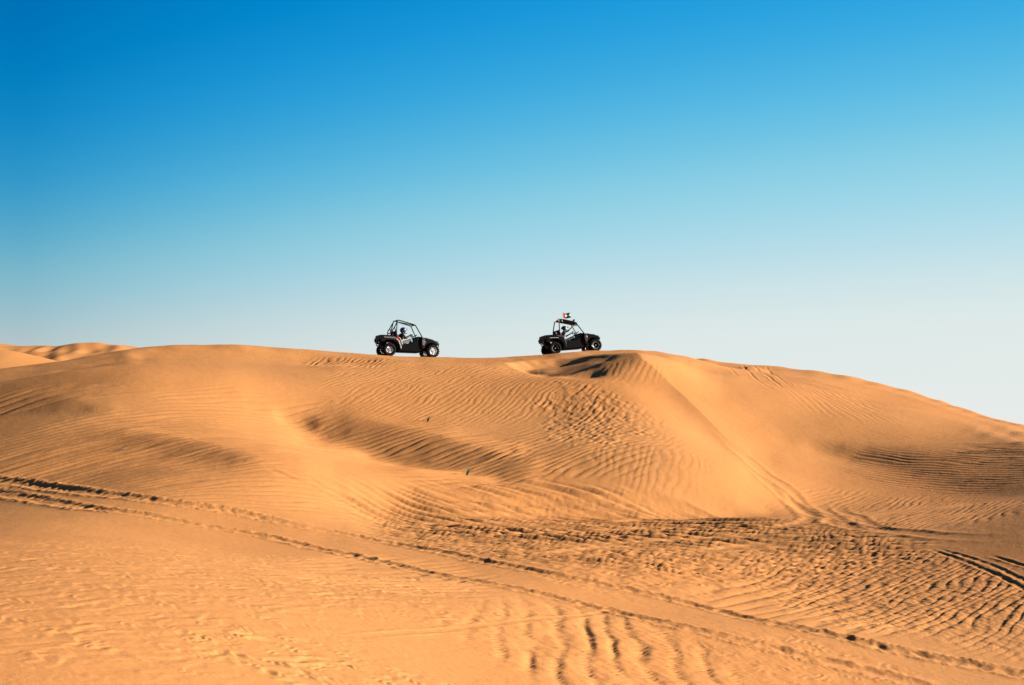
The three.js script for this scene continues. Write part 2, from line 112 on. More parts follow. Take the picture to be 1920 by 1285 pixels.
[-2143,-2167,-2197,-2231,-2257,-2277,-2286,-2283,-2272,-2262,-2271,-2303,-2349,-2400,-2450,-2498,-2539,-2572,-2597,-2609,-2611,-2607,-2602,-2594,-2573,-2537,-2480,-2376,-2162,-1854,-1554,-1322,-1207,-1199,-1226,-1163,-809,-396,-7,246,475,749,1058,1379,1689,1973,2227,2452,2648,2861,3026,3153,3204,3328,3471,3502,3504,3455,3329,3148,2932,2695,2453,2232,2011,1788,1340,892,454,40,-348,-717,-1070,-1409,-1737,-2057,-2371,-2685,-3003,-3342,-3688],
[-2171,-2196,-2226,-2261,-2290,-2314,-2327,-2328,-2320,-2308,-2311,-2337,-2380,-2429,-2479,-2526,-2568,-2601,-2625,-2637,-2639,-2635,-2630,-2625,-2609,-2580,-2530,-2444,-2261,-1974,-1678,-1390,-1240,-1245,-1293,-1132,-755,-340,2,219,431,700,1006,1329,1640,1926,2181,2412,2615,2808,2972,3092,3154,3253,3439,3493,3488,3463,3357,3182,2972,2739,2495,2270,2049,1827,1379,931,492,74,-318,-689,-1044,-1385,-1716,-2040,-2360,-2678,-3003,-3350,-3704],
[-2200,-2226,-2255,-2291,-2323,-2350,-2368,-2374,-2368,-2355,-2353,-2373,-2411,-2458,-2506,-2552,-2594,-2628,-2651,-2662,-2663,-2658,-2652,-2646,-2633,-2607,-2561,-2482,-2324,-2053,-1772,-1473,-1317,-1280,-1325,-1056,-691,-283,-7,192,389,652,959,1285,1597,1884,2138,2370,2586,2785,2946,3069,3139,3216,3408,3478,3473,3465,3380,3219,3017,2789,2546,2315,2095,1873,1426,977,537,116,-279,-653,-1010,-1354,-1689,-2018,-2344,-2670,-3003,-3359,-3722],
[-2230,-2255,-2284,-2321,-2356,-2386,-2408,-2418,-2416,-2404,-2397,-2411,-2444,-2486,-2531,-2575,-2616,-2650,-2673,-2684,-2683,-2677,-2670,-2663,-2652,-2627,-2585,-2512,-2376,-2126,-1851,-1549,-1402,-1350,-1288,-996,-638,-268,-26,163,353,608,916,1247,1562,1849,2101,2330,2553,2753,2911,3040,3122,3192,3349,3484,3481,3474,3406,3260,3068,2846,2607,2370,2149,1927,1479,1031,590,168,-231,-608,-968,-1315,-1655,-1990,-2324,-2660,-3003,-3369,-3742],
[-2260,-2286,-2314,-2351,-2389,-2422,-2448,-2462,-2463,-2453,-2444,-2452,-2479,-2516,-2557,-2597,-2635,-2667,-2691,-2701,-2699,-2694,-2687,-2679,-2668,-2646,-2606,-2541,-2429,-2201,-1914,-1603,-1470,-1443,-1226,-929,-584,-303,-73,120,316,568,876,1212,1532,1822,2073,2294,2517,2721,2881,3020,3110,3166,3316,3452,3488,3485,3437,3309,3126,2911,2675,2434,2209,1986,1538,1090,650,227,-176,-555,-917,-1268,-1613,-1957,-2301,-2648,-3003,-3380,-3764],
[-2290,-2317,-2345,-2382,-2422,-2458,-2488,-2505,-2510,-2503,-2492,-2495,-2516,-2548,-2583,-2619,-2652,-2681,-2703,-2712,-2710,-2705,-2699,-2691,-2681,-2660,-2623,-2565,-2474,-2271,-1972,-1650,-1521,-1432,-1167,-867,-557,-333,-116,79,282,533,841,1180,1507,1802,2052,2266,2479,2688,2843,3000,3102,3147,3285,3453,3501,3500,3473,3363,3189,2979,2746,2501,2272,2049,1604,1157,714,287,-117,-495,-857,-1212,-1564,-1917,-2273,-2634,-3002,-3392,-3787],
[-2321,-2348,-2376,-2413,-2455,-2494,-2526,-2547,-2555,-2551,-2541,-2540,-2556,-2583,-2613,-2643,-2670,-2694,-2712,-2720,-2719,-2714,-2708,-2702,-2692,-2673,-2638,-2586,-2514,-2343,-2036,-1704,-1577,-1365,-1103,-802,-550,-346,-144,49,253,503,810,1152,1486,1788,2039,2244,2437,2630,2816,2984,3093,3151,3268,3453,3519,3512,3501,3412,3255,3056,2825,2577,2343,2122,1681,1233,786,351,-49,-423,-787,-1147,-1508,-1873,-2243,-2619,-3002,-3405,-3812],
[-2352,-2379,-2407,-2444,-2488,-2529,-2565,-2588,-2599,-2598,-2589,-2586,-2599,-2622,-2648,-2671,-2693,-2710,-2723,-2730,-2727,-2723,-2718,-2711,-2702,-2685,-2653,-2606,-2545,-2419,-2117,-1760,-1548,-1284,-1028,-759,-537,-349,-161,28,233,481,784,1126,1469,1780,2034,2224,2385,2550,2720,2945,3068,3162,3270,3431,3572,3547,3553,3477,3337,3148,2922,2674,2434,2214,1772,1323,876,438,38,-338,-706,-1075,-1447,-1825,-2211,-2603,-3002,-3419,-3839],
[-2384,-2411,-2439,-2476,-2521,-2565,-2602,-2629,-2642,-2644,-2636,-2634,-2644,-2665,-2687,-2705,-2720,-2730,-2735,-2739,-2735,-2730,-2726,-2720,-2712,-2696,-2666,-2624,-2571,-2488,-2215,-1809,-1510,-1239,-975,-731,-518,-340,-164,19,220,463,761,1100,1453,1777,2038,2220,2354,2484,2764,2975,3089,3185,3299,3450,3612,3618,3630,3572,3440,3257,3039,2797,2554,2328,1878,1427,983,552,149,-238,-617,-997,-1383,-1777,-2179,-2588,-3003,-3435,-3869],
[-2415,-2444,-2472,-2508,-2554,-2600,-2640,-2668,-2684,-2688,-2682,-2680,-2690,-2710,-2730,-2745,-2753,-2755,-2752,-2749,-2743,-2738,-2733,-2728,-2720,-2706,-2678,-2639,-2596,-2540,-2304,-1862,-1542,-1244,-955,-702,-497,-326,-156,22,220,458,748,1082,1439,1776,2046,2207,2274,2531,2886,3028,3123,3194,3307,3463,3660,3691,3703,3675,3550,3373,3161,2926,2682,2451,1994,1541,1099,675,268,-130,-522,-916,-1317,-1729,-2149,-2575,-3004,-3455,-3905],
[-2448,-2476,-2505,-2541,-2587,-2635,-2677,-2707,-2724,-2730,-2727,-2726,-2735,-2756,-2775,-2788,-2790,-2785,-2774,-2762,-2753,-2746,-2741,-2736,-2728,-2715,-2688,-2652,-2615,-2573,-2375,-1916,-1551,-1230,-927,-675,-473,-303,-138,37,233,467,751,1077,1433,1780,2066,2223,2334,2688,2906,3053,3149,3203,3331,3516,3741,3775,3788,3781,3652,3486,3282,3051,2810,2578,2115,1659,1217,796,389,-20,-423,-829,-1246,-1678,-2119,-2564,-3008,-3481,-3948],
[-2480,-2509,-2538,-2574,-2620,-2670,-2713,-2745,-2764,-2771,-2769,-2769,-2779,-2800,-2821,-2832,-2830,-2818,-2800,-2780,-2766,-2756,-2749,-2744,-2736,-2722,-2697,-2663,-2629,-2590,-2440,-1973,-1574,-1226,-907,-651,-449,-280,-114,64,264,499,776,1092,1441,1792,2086,2197,2523,2840,3056,3174,3260,3333,3442,3521,3772,3860,3843,3885,3763,3599,3397,3171,2936,2706,2238,1780,1336,913,508,89,-316,-727,-1158,-1612,-2082,-2552,-3013,-3512,-3994],
[-2513,-2542,-2572,-2607,-2653,-2704,-2749,-2782,-2802,-2811,-2810,-2809,-2820,-2843,-2864,-2876,-2870,-2852,-2827,-2802,-2781,-2767,-2758,-2752,-2743,-2729,-2704,-2672,-2640,-2606,-2500,-2035,-1597,-1218,-886,-628,-429,-262,-95,84,288,526,797,1106,1450,1804,2119,2275,2683,3022,3236,3330,3417,3550,3601,3576,3723,3930,3905,3929,3860,3702,3500,3275,3046,2822,2364,1914,1465,1024,606,199,-184,-585,-1026,-1506,-2016,-2532,-3025,-3536,-4017],
[-2545,-2575,-2606,-2641,-2686,-2738,-2785,-2819,-2840,-2850,-2849,-2847,-2857,-2881,-2904,-2916,-2909,-2886,-2856,-2826,-2800,-2781,-2769,-2760,-2750,-2735,-2711,-2679,-2649,-2622,-2551,-2108,-1632,-1219,-874,-612,-413,-248,-86,89,291,527,797,1103,1443,1798,2155,2531,2884,3165,3327,3443,3549,3641,3644,3618,3715,3924,3948,3959,3914,3789,3579,3348,3123,2912,2495,2079,1638,1164,685,342,15,-367,-816,-1325,-1882,-2466,-3030,-3511,-3962],
[-2578,-2609,-2640,-2675,-2719,-2772,-2820,-2855,-2877,-2887,-2886,-2882,-2891,-2914,-2940,-2954,-2948,-2921,-2888,-2855,-2823,-2797,-2781,-2770,-2757,-2740,-2716,-2683,-2655,-2635,-2591,-2202,-1684,-1236,-879,-614,-417,-255,-98,72,271,505,776,1085,1422,1769,2138,2633,2984,3229,3385,3491,3577,3605,3593,3582,3700,3957,4028,4009,3987,3843,3609,3374,3164,2983,2641,2300,1906,1423,852,610,336,-36,-496,-1029,-1624,-2272,-2943,-3339,-3745],
[-2611,-2642,-2674,-2709,-2752,-2805,-2854,-2891,-2913,-2924,-2923,-2916,-2921,-2944,-2972,-2989,-2985,-2959,-2923,-2887,-2850,-2817,-2795,-2780,-2765,-2745,-2719,-2686,-2658,-2641,-2610,-2319,-1754,-1272,-902,-638,-445,-287,-138,25,215,444,712,1019,1348,1685,2056,2544,2929,3187,3346,3430,3493,3526,3527,3542,3661,3935,3996,4006,3951,3787,3557,3335,3155,3021,2800,2589,2315,1912,1406,1127,821,424,-56,-602,-1201,-1840,-2475,-2888,-3292],
[-2645,-2676,-2708,-2743,-2785,-2838,-2888,-2926,-2949,-2960,-2958,-2948,-2950,-2972,-3002,-3023,-3023,-2999,-2961,-2923,-2882,-2841,-2812,-2792,-2773,-2750,-2722,-2688,-2658,-2642,-2623,-2466,-1853,-1335,-954,-693,-504,-350,-208,-53,129,346,605,901,1215,1531,1869,2303,2690,2963,3155,3292,3389,3430,3448,3479,3584,3801,3965,3940,3837,3664,3444,3240,3108,3037,2966,2926,2864,2578,2171,1812,1428,981,476,-72,-643,-1219,-1760,-2200,-2616],
[-2678,-2709,-2742,-2777,-2818,-2871,-2922,-2960,-2985,-2996,-2993,-2979,-2978,-2998,-3032,-3057,-3063,-3043,-3003,-2962,-2918,-2869,-2832,-2805,-2782,-2755,-2724,-2687,-2656,-2639,-2636,-2600,-1993,-1438,-1039,-782,-600,-453,-315,-169,3,210,454,732,1021,1312,1623,2004,2362,2644,2860,3037,3161,3239,3287,3342,3470,3670,3805,3818,3717,3556,3326,3121,3062,3067,3126,3243,3511,3270,2904,2503,2055,1564,1036,496,-33,-534,-991,-1400,-1799],
[-2711,-2743,-2776,-2811,-2851,-2904,-2955,-2995,-3020,-3031,-3027,-3011,-3006,-3024,-3060,-3092,-3105,-3090,-3049,-3005,-2959,-2903,-2857,-2822,-2792,-2760,-2725,-2685,-2652,-2633,-2638,-2682,-2167,-1584,-1165,-909,-736,-598,-470,-335,-178,11,238,499,779,1072,1387,1735,2055,2310,2517,2688,2824,2937,3018,3086,3189,3434,3661,3677,3654,3510,3266,3034,3090,3167,3280,3452,4149,3791,3468,3077,2597,2088,1545,1019,534,102,-273,-608,-958],
[-2744,-2776,-2810,-2845,-2884,-2936,-2989,-3029,-3055,-3066,-3062,-3044,-3035,-3051,-3089,-3126,-3146,-3138,-3099,-3051,-3001,-2941,-2885,-2841,-2802,-2764,-2724,-2681,-2645,-2624,-2631,-2703,-2344,-1768,-1329,-1064,-898,-774,-658,-538,-398,-229,-20,234,527,832,1133,1444,1736,1987,2198,2381,2531,2649,2737,2814,2916,3154,3419,3518,3553,3466,3307,3212,3275,3373,3448,3646,4289,3948,3787,3452,2965,2470,1924,1422,980,603,297,53,-240],
[-2777,-2809,-2843,-2879,-2918,-2968,-3021,-3063,-3090,-3101,-3097,-3078,-3065,-3079,-3116,-3159,-3184,-3183,-3151,-3101,-3046,-2979,-2912,-2859,-2813,-2768,-2723,-2677,-2638,-2614,-2616,-2693,-2528,-1985,-1522,-1242,-1074,-957,-853,-746,-620,-465,-267,-17,284,602,907,1198,1479,1739,1975,2178,2346,2481,2582,2670,2776,2953,3157,3276,3337,3376,3301,3242,3409,3456,3429,3679,4101,3989,3855,3545,3107,2617,2124,1667,1263,920,640,414,141],
[-2810,-2842,-2877,-2913,-2951,-3001,-3054,-3096,-3124,-3136,-3132,-3113,-3097,-3107,-3143,-3188,-3218,-3221,-3196,-3145,-3085,-3012,-2936,-2876,-2822,-2771,-2720,-2671,-2630,-2603,-2599,-2684,-2655,-2194,-1752,-1462,-1286,-1165,-1064,-961,-845,-700,-508,-259,44,379,718,1035,1331,1599,1841,2053,2229,2371,2484,2583,2689,2828,2973,3074,3147,3233,3265,3238,3346,3363,3513,3674,4003,4033,3891,3563,3093,2617,2168,1757,1387,1059,766,484,194],
[-2843,-2875,-2910,-2946,-2985,-3033,-3086,-3130,-3158,-3171,-3168,-3149,-3129,-3135,-3168,-3213,-3246,-3251,-3228,-3177,-3112,-3038,-2958,-2891,-2829,-2772,-2716,-2663,-2620,-2590,-2582,-2661,-2684,-2415,-2002,-1716,-1538,-1413,-1305,-1196,-1078,-938,-748,-492,-171,173,529,882,1205,1490,1728,1932,2101,2240,2352,2453,2561,2689,2814,2909,2980,3055,3153,3237,3208,3282,3590,3672,3896,3968,3760,3403,2936,2471,2090,1729,1391,1075,773,468,169],
[-2875,-2908,-2943,-2979,-3018,-3065,-3118,-3163,-3192,-3205,-3203,-3185,-3163,-3163,-3192,-3236,-3269,-3274,-3253,-3203,-3134,-3058,-2976,-2902,-2834,-2771,-2710,-2656,-2612,-2581,-2568,-2641,-2680,-2572,-2223,-1931,-1745,-1617,-1505,-1386,-1255,-1109,-931,-689,-369,5,370,731,1068,1367,1612,1815,1982,2120,2234,2337,2444,2562,2678,2771,2846,2919,2983,3032,3074,3139,3363,3552,3840,3912,3620,3170,2719,2300,1954,1630,1321,1025,735,445,160],
[-2908,-2940,-2975,-3012,-3051,-3097,-3150,-3195,-3225,-3239,-3239,-3222,-3198,-3191,-3216,-3256,-3287,-3290,-3269,-3221,-3151,-3072,-2988,-2908,-2835,-2767,-2701,-2647,-2604,-2573,-2558,-2626,-2668,-2622,-2400,-2100,-1894,-1753,-1636,-1513,-1372,-1215,-1043,-832,-546,-142,238,594,928,1230,1482,1688,1857,1997,2114,2220,2327,2441,2551,2647,2729,2809,2887,2952,2997,3067,3287,3502,3748,3797,3360,2896,2452,2096,1784,1494,1217,949,686,427,170],
[-2940,-2973,-3007,-3044,-3083,-3128,-3181,-3227,-3258,-3273,-3274,-3259,-3233,-3220,-3239,-3274,-3301,-3299,-3275,-3227,-3158,-3079,-2995,-2910,-2832,-2760,-2692,-2640,-2601,-2572,-2558,-2622,-2668,-2653,-2516,-2256,-2037,-1877,-1748,-1624,-1485,-1327,-1155,-957,-677,-251,130,476,793,1083,1330,1536,1712,1859,1983,2095,2205,2317,2426,2525,2614,2698,2777,2848,2912,2991,3206,3453,3622,3476,3021,2575,2162,1861,1593,1341,1099,865,636,411,184],
[-2971,-3004,-3039,-3076,-3115,-3160,-3212,-3259,-3291,-3307,-3309,-3296,-3269,-3249,-3262,-3291,-3310,-3299,-3270,-3222,-3155,-3078,-2994,-2907,-2825,-2748,-2679,-2630,-2594,-2568,-2555,-2616,-2663,-2660,-2562,-2365,-2153,-1987,-1847,-1717,-1579,-1424,-1255,-1069,-819,-338,47,383,678,948,1181,1378,1550,1703,1837,1956,2071,2184,2293,2396,2492,2585,2673,2753,2829,2919,3162,3413,3535,3171,2695,2243,1881,1618,1390,1178,976,782,588,395,197],
[-3003,-3036,-3070,-3107,-3147,-3190,-3242,-3290,-3323,-3339,-3343,-3332,-3304,-3278,-3284,-3306,-3314,-3295,-3259,-3209,-3145,-3068,-2986,-2897,-2810,-2729,-2659,-2612,-2578,-2553,-2539,-2596,-2641,-2643,-2569,-2411,-2221,-2059,-1919,-1784,-1644,-1490,-1326,-1160,-845,-387,-12,313,594,840,1056,1240,1399,1544,1679,1805,1925,2039,2148,2253,2356,2455,2550,2640,2724,2818,3058,3281,3263,2776,2326,1902,1597,1366,1171,999,843,694,542,380,213],
[-3034,-3067,-3101,-3138,-3178,-3221,-3272,-3320,-3354,-3371,-3376,-3367,-3339,-3308,-3306,-3319,-3317,-3288,-3246,-3193,-3129,-3053,-2971,-2880,-2789,-2705,-2634,-2588,-2556,-2532,-2518,-2571,-2613,-2617,-2555,-2423,-2255,-2099,-1958,-1820,-1678,-1524,-1361,-1182,-775,-407,-57,255,523,750,946,1115,1262,1394,1518,1642,1764,1883,1991,2100,2210,2316,2418,2517,2610,2719,3033,3143,2879,2355,1930,1567,1295,1089,924,789,679,585,491,374,253],
[-3065,-3097,-3132,-3169,-3208,-3251,-3300,-3350,-3384,-3402,-3409,-3400,-3372,-3338,-3327,-3331,-3316,-3279,-3231,-3174,-3107,-3031,-2950,-2856,-2762,-2673,-2605,-2560,-2529,-2506,-2492,-2541,-2581,-2586,-2533,-2419,-2270,-2118,-1974,-1831,-1682,-1523,-1361,-1095,-730,-427,-100,195,454,668,849,1003,1139,1263,1378,1492,1608,1722,1828,1940,2059,2172,2283,2397,2486,2576,2845,2887,2375,1892,1487,1188,954,771,629,523,452,417,409,387,342],
[-3095,-3128,-3162,-3199,-3238,-3280,-3329,-3378,-3413,-3432,-3439,-3432,-3403,-3367,-3348,-3341,-3313,-3267,-3212,-3151,-3081,-3005,-2922,-2827,-2730,-2639,-2572,-2528,-2498,-2475,-2460,-2505,-2542,-2546,-2499,-2397,-2261,-2113,-1967,-1819,-1664,-1504,-1297,-976,-675,-434,-134,144,393,600,770,912,1038,1153,1262,1370,1480,1589,1689,1797,1916,2035,2151,2244,2352,2503,2647,2308,1789,1385,1026,775,572,407,278,183,127,127,204,350,396],
[-3125,-3157,-3192,-3228,-3267,-3308,-3356,-3405,-3440,-3460,-3468,-3461,-3432,-3395,-3369,-3349,-3307,-3252,-3192,-3127,-3053,-2975,-2890,-2793,-2694,-2601,-2536,-2492,-2462,-2440,-2424,-2465,-2499,-2502,-2458,-2366,-2239,-2092,-1941,-1788,-1623,-1430,-1168,-871,-646,-444,-164,97,333,534,697,832,949,1059,1163,1268,1375,1475,1571,1673,1797,1916,2001,2085,2189,2326,2273,1767,1257,892,579,347,160,4,-126,-232,-310,-345,-289,-65,-23],
[-3155,-3187,-3221,-3257,-3295,-3336,-3383,-3431,-3466,-3486,-3495,-3488,-3459,-3422,-3389,-3354,-3299,-3235,-3168,-3098,-3020,-2940,-2853,-2754,-2654,-2562,-2497,-2454,-2424,-2402,-2385,-2423,-2453,-2455,-2414,-2327,-2205,-2055,-1899,-1731,-1538,-1306,-1041,-793,-630,-454,-196,49,270,461,619,750,860,965,1067,1165,1265,1363,1462,1569,1679,1767,1836,1953,2089,2052,1574,1111,682,368,114,-94,-269,-421,-560,-691,-821,-959,-1126,-1359,-1538],
[-3184,-3216,-3250,-3285,-3323,-3363,-3409,-3455,-3490,-3511,-3519,-3511,-3483,-3446,-3407,-3358,-3288,-3215,-3141,-3065,-2984,-2902,-2811,-2711,-2608,-2518,-2455,-2412,-2383,-2361,-2342,-2377,-2404,-2403,-2363,-2282,-2157,-2004,-1833,-1639,-1422,-1181,-931,-742,-610,-459,-229,-3,203,383,532,654,762,864,957,1047,1142,1248,1352,1417,1504,1609,1714,1747,1682,1406,902,485,120,-141,-354,-537,-699,-848,-992,-1144,-1318,-1539,-1854,-2314,-2633],
[-3213,-3245,-3278,-3313,-3350,-3389,-3434,-3479,-3513,-3533,-3542,-3533,-3505,-3468,-3421,-3358,-3275,-3193,-3111,-3028,-2944,-2861,-2766,-2663,-2558,-2471,-2409,-2367,-2339,-2316,-2296,-2327,-2350,-2347,-2307,-2227,-2099,-1930,-1736,-1529,-1308,-1069,-848,-698,-581,-451,-257,-50,138,302,440,560,653,747,837,924,1031,1113,1184,1229,1390,1482,1397,1198,955,701,233,-117,-404,-627,-810,-970,-1114,-1253,-1393,-1547,-1728,-1952,-2234,-2552,-2823],
[-3241,-3273,-3306,-3341,-3377,-3415,-3458,-3501,-3534,-3555,-3562,-3553,-3525,-3486,-3432,-3354,-3260,-3170,-3080,-2990,-2903,-2816,-2717,-2611,-2505,-2421,-2361,-2320,-2291,-2267,-2246,-2272,-2291,-2285,-2245,-2162,-2017,-1828,-1628,-1423,-1200,-969,-781,-653,-546,-425,-261,-84,90,245,368,454,539,636,733,809,868,947,1097,1114,1064,974,662,414,191,-30,-413,-687,-908,-1092,-1245,-1380,-1503,-1622,-1745,-1878,-2031,-2205,-2392,-2562,-2738],
[-3269,-3300,-3333,-3367,-3403,-3440,-3482,-3523,-3555,-3575,-3582,-3572,-3544,-3501,-3438,-3348,-3243,-3144,-3047,-2951,-2861,-2767,-2663,-2553,-2448,-2367,-2308,-2267,-2237,-2212,-2190,-2211,-2225,-2217,-2176,-2075,-1909,-1717,-1522,-1320,-1098,-879,-719,-607,-508,-396,-249,-75,62,180,274,362,445,535,605,644,755,827,813,642,363,167,-62,-292,-506,-694,-989,-1205,-1381,-1529,-1654,-1762,-1859,-1951,-2044,-2143,-2249,-2361,-2468,-2560,-2666],
[-3297,-3328,-3360,-3394,-3428,-3464,-3504,-3543,-3574,-3594,-3601,-3591,-3562,-3514,-3441,-3338,-3223,-3117,-3013,-2912,-2815,-2714,-2605,-2490,-2388,-2309,-2251,-2209,-2177,-2150,-2126,-2144,-2155,-2143,-2086,-1963,-1794,-1607,-1418,-1218,-996,-798,-656,-565,-470,-340,-202,-117,-18,99,210,287,345,416,531,556,523,439,183,-54,-302,-515,-721,-918,-1093,-1244,-1486,-1670,-1817,-1936,-2033,-2113,-2182,-2243,-2301,-2358,-2416,-2473,-2525,-2573,-2634],
[-3324,-3355,-3387,-3419,-3453,-3488,-3526,-3563,-3594,-3614,-3621,-3609,-3579,-3526,-3442,-3327,-3203,-3088,-2978,-2872,-2767,-2659,-2544,-2427,-2326,-2247,-2187,-2144,-2112,-2086,-2063,-2074,-2076,-2048,-1970,-1843,-1679,-1498,-1311,-1110,-895,-718,-587,-494,-412,-336,-259,-147,-37,71,135,187,249,367,336,228,-20,-233,-460,-693,-911,-1109,-1292,-1455,-1601,-1727,-1934,-2094,-2218,-2313,-2385,-2438,-2477,-2505,-2527,-2545,-2559,-2571,-2580,-2592,-2616],
[-3351,-3382,-3413,-3445,-3477,-3511,-3548,-3583,-3613,-3633,-3640,-3628,-3597,-3536,-3440,-3313,-3180,-3059,-2943,-2831,-2718,-2603,-2482,-2363,-2262,-2181,-2120,-2077,-2045,-2017,-1987,-1986,-1972,-1930,-1849,-1725,-1564,-1386,-1196,-997,-802,-630,-497,-477,-450,-359,-221,-116,-106,-45,25,112,200,88,-169,-370,-599,-826,-1054,-1274,-1464,-1634,-1792,-1935,-2061,-2169,-2348,-2487,-2591,-2664,-2712,-2739,-2750,-2748,-2735,-2716,-2692,-2664,-2636,-2611,-2599],
[-3378,-3408,-3438,-3470,-3501,-3533,-3569,-3602,-3632,-3652,-3659,-3648,-3614,-3547,-3437,-3299,-3158,-3029,-2907,-2788,-2667,-2545,-2418,-2299,-2197,-2115,-2054,-2011,-1975,-1936,-1893,-1877,-1854,-1810,-1730,-1607,-1448,-1265,-1077,-900,-720,-582,-525,-515,-474,-360,-268,-252,-233,-156,-19,-31,-195,-504,-729,-931,-1143,-1361,-1577,-1775,-1948,-2105,-2248,-2377,-2489,-2585,-2740,-2858,-2943,-2996,-3021,-3024,-3008,-2977,-2934,-2881,-2821,-2758,-2693,-2630,-2579],
[-3404,-3434,-3464,-3494,-3524,-3555,-3589,-3621,-3651,-3671,-3678,-3666,-3631,-3557,-3434,-3283,-3134,-2999,-2871,-2744,-2615,-2486,-2354,-2235,-2132,-2049,-1989,-1944,-1899,-1847,-1792,-1768,-1741,-1693,-1613,-1492,-1332,-1146,-962,-814,-686,-591,-459,-465,-497,-406,-287,-285,-338,-188,-265,-456,-836,-1065,-1253,-1444,-1645,-1849,-2046,-2228,-2393,-2541,-2675,-2793,-2895,-2981,-3115,-3214,-3279,-3312,-3317,-3297,-3256,-3199,-3126,-3043,-2950,-2852,-2750,-2649,-2559],
[-3431,-3460,-3489,-3518,-3547,-3576,-3609,-3640,-3669,-3689,-3696,-3684,-3648,-3566,-3430,-3265,-3110,-2968,-2833,-2698,-2561,-2424,-2290,-2169,-2067,-1984,-1922,-1869,-1810,-1745,-1686,-1656,-1625,-1575,-1495,-1374,-1205,-1014,-859,-791,-708,-551,-551,-601,-573,-419,-426,-479,-432,-505,-848,-1097,-1339,-1542,-1724,-1912,-2109,-2302,-2486,-2657,-2814,-2956,-3083,-3193,-3287,-3364,-3480,-3560,-3605,-3619,-3603,-3562,-3498,-3415,-3316,-3203,-3079,-2946,-2808,-2669,-2538],
[-3457,-3485,-3514,-3542,-3570,-3597,-3628,-3658,-3687,-3706,-3713,-3700,-3661,-3574,-3424,-3248,-3085,-2937,-2795,-2651,-2507,-2363,-2227,-2107,-2004,-1921,-1856,-1790,-1717,-1647,-1586,-1551,-1516,-1465,-1388,-1264,-1089,-917,-822,-800,-690,-702,-827,-849,-612,-592,-703,-772,-800,-1100,-1340,-1556,-1766,-1973,-2160,-2350,-2543,-2730,-2906,-3071,-3221,-3358,-3478,-3582,-3669,-3738,-3836,-3898,-3925,-3919,-3884,-3821,-3735,-3628,-3502,-3361,-3205,-3039,-2865,-2688,-2518],
[-3482,-3510,-3538,-3565,-3592,-3618,-3646,-3675,-3703,-3722,-3728,-3713,-3671,-3577,-3417,-3231,-3061,-2905,-2754,-2599,-2445,-2295,-2159,-2038,-1936,-1852,-1773,-1689,-1607,-1534,-1471,-1432,-1393,-1339,-1257,-1124,-950,-802,-717,-730,-844,-989,-977,-884,-768,-894,-942,-1038,-1298,-1516,-1720,-1923,-2133,-2358,-2562,-2760,-2953,-3138,-3311,-3472,-3619,-3750,-3866,-3964,-4044,-4106,-4188,-4232,-4240,-4215,-4160,-4077,-3968,-3837,-3685,-3515,-3329,-3130,-2920,-2707,-2498],
[-3508,-3535,-3562,-3588,-3613,-3638,-3665,-3692,-3719,-3736,-3740,-3723,-3675,-3574,-3407,-3216,-3041,-2878,-2719,-2556,-2396,-2243,-2106,-1985,-1882,-1793,-1702,-1609,-1528,-1456,-1394,-1352,-1310,-1253,-1174,-1054,-911,-809,-782,-915,-1118,-1126,-1020,-870,-949,-1070,-1164,-1330,-1601,-1835,-2047,-2257,-2483,-2718,-2939,-3148,-3346,-3532,-3705,-3864,-4009,-4137,-4248,-4341,-4416,-4470,-4536,-4562,-4552,-4508,-4433,-4328,-4197,-4041,-3863,-3665,-3449,-3218,-2974,-2725,-2479],
[-3533,-3560,-3586,-3611,-3635,-3657,-3682,-3708,-3733,-3749,-3750,-3728,-3674,-3566,-3395,-3203,-3025,-2857,-2694,-2530,-2371,-2218,-2081,-1958,-1851,-1757,-1666,-1580,-1508,-1447,-1394,-1351,-1304,-1248,-1186,-1112,-1043,-1017,-1084,-1210,-1226,-1144,-1027,-1019,-1143,-1287,-1440,-1654,-1906,-2148,-2376,-2605,-2845,-3083,-3311,-3526,-3729,-3918,-4092,-4251,-4394,-4520,-4627,-4716,-4784,-4832,-4882,-4891,-4862,-4798,-4702,-4575,-4421,-4240,-4036,-3810,-3564,-3302,-3026,-2742,-2461],
[-3558,-3585,-3610,-3634,-3656,-3676,-3699,-3723,-3745,-3759,-3756,-3730,-3668,-3552,-3381,-3190,-3010,-2838,-2671,-2505,-2345,-2193,-2053,-1929,-1819,-1721,-1630,-1553,-1493,-1448,-1406,-1365,-1312,-1260,-1219,-1189,-1180,-1190,-1254,-1300,-1225,-1115,-1096,-1228,-1394,-1572,-1768,-1998,-2244,-2488,-2728,-2970,-3213,-3453,-3684,-3903,-4109,-4300,-4476,-4635,-4777,-4900,-5004,-5088,-5151,-5192,-5226,-5217,-5170,-5086,-4968,-4818,-4639,-4433,-4201,-3947,-3673,-3383,-3078,-2761,-2444],
[-3583,-3609,-3634,-3656,-3677,-3695,-3716,-3737,-3757,-3767,-3760,-3727,-3658,-3536,-3365,-3177,-2995,-2818,-2645,-2476,-2314,-2161,-2020,-1893,-1780,-1678,-1588,-1517,-1471,-1448,-1422,-1372,-1306,-1270,-1259,-1266,-1285,-1284,-1321,-1307,-1224,-1180,-1291,-1506,-1688,-1889,-2115,-2354,-2599,-2845,-3090,-3338,-3585,-3826,-4059,-4281,-4488,-4681,-4858,-5017,-5158,-5279,-5380,-5460,-5517,-5551,-5569,-5543,-5476,-5371,-5231,-5057,-4852,-4619,-4359,-4077,-3775,-3457,-3127,-2787,-2431],
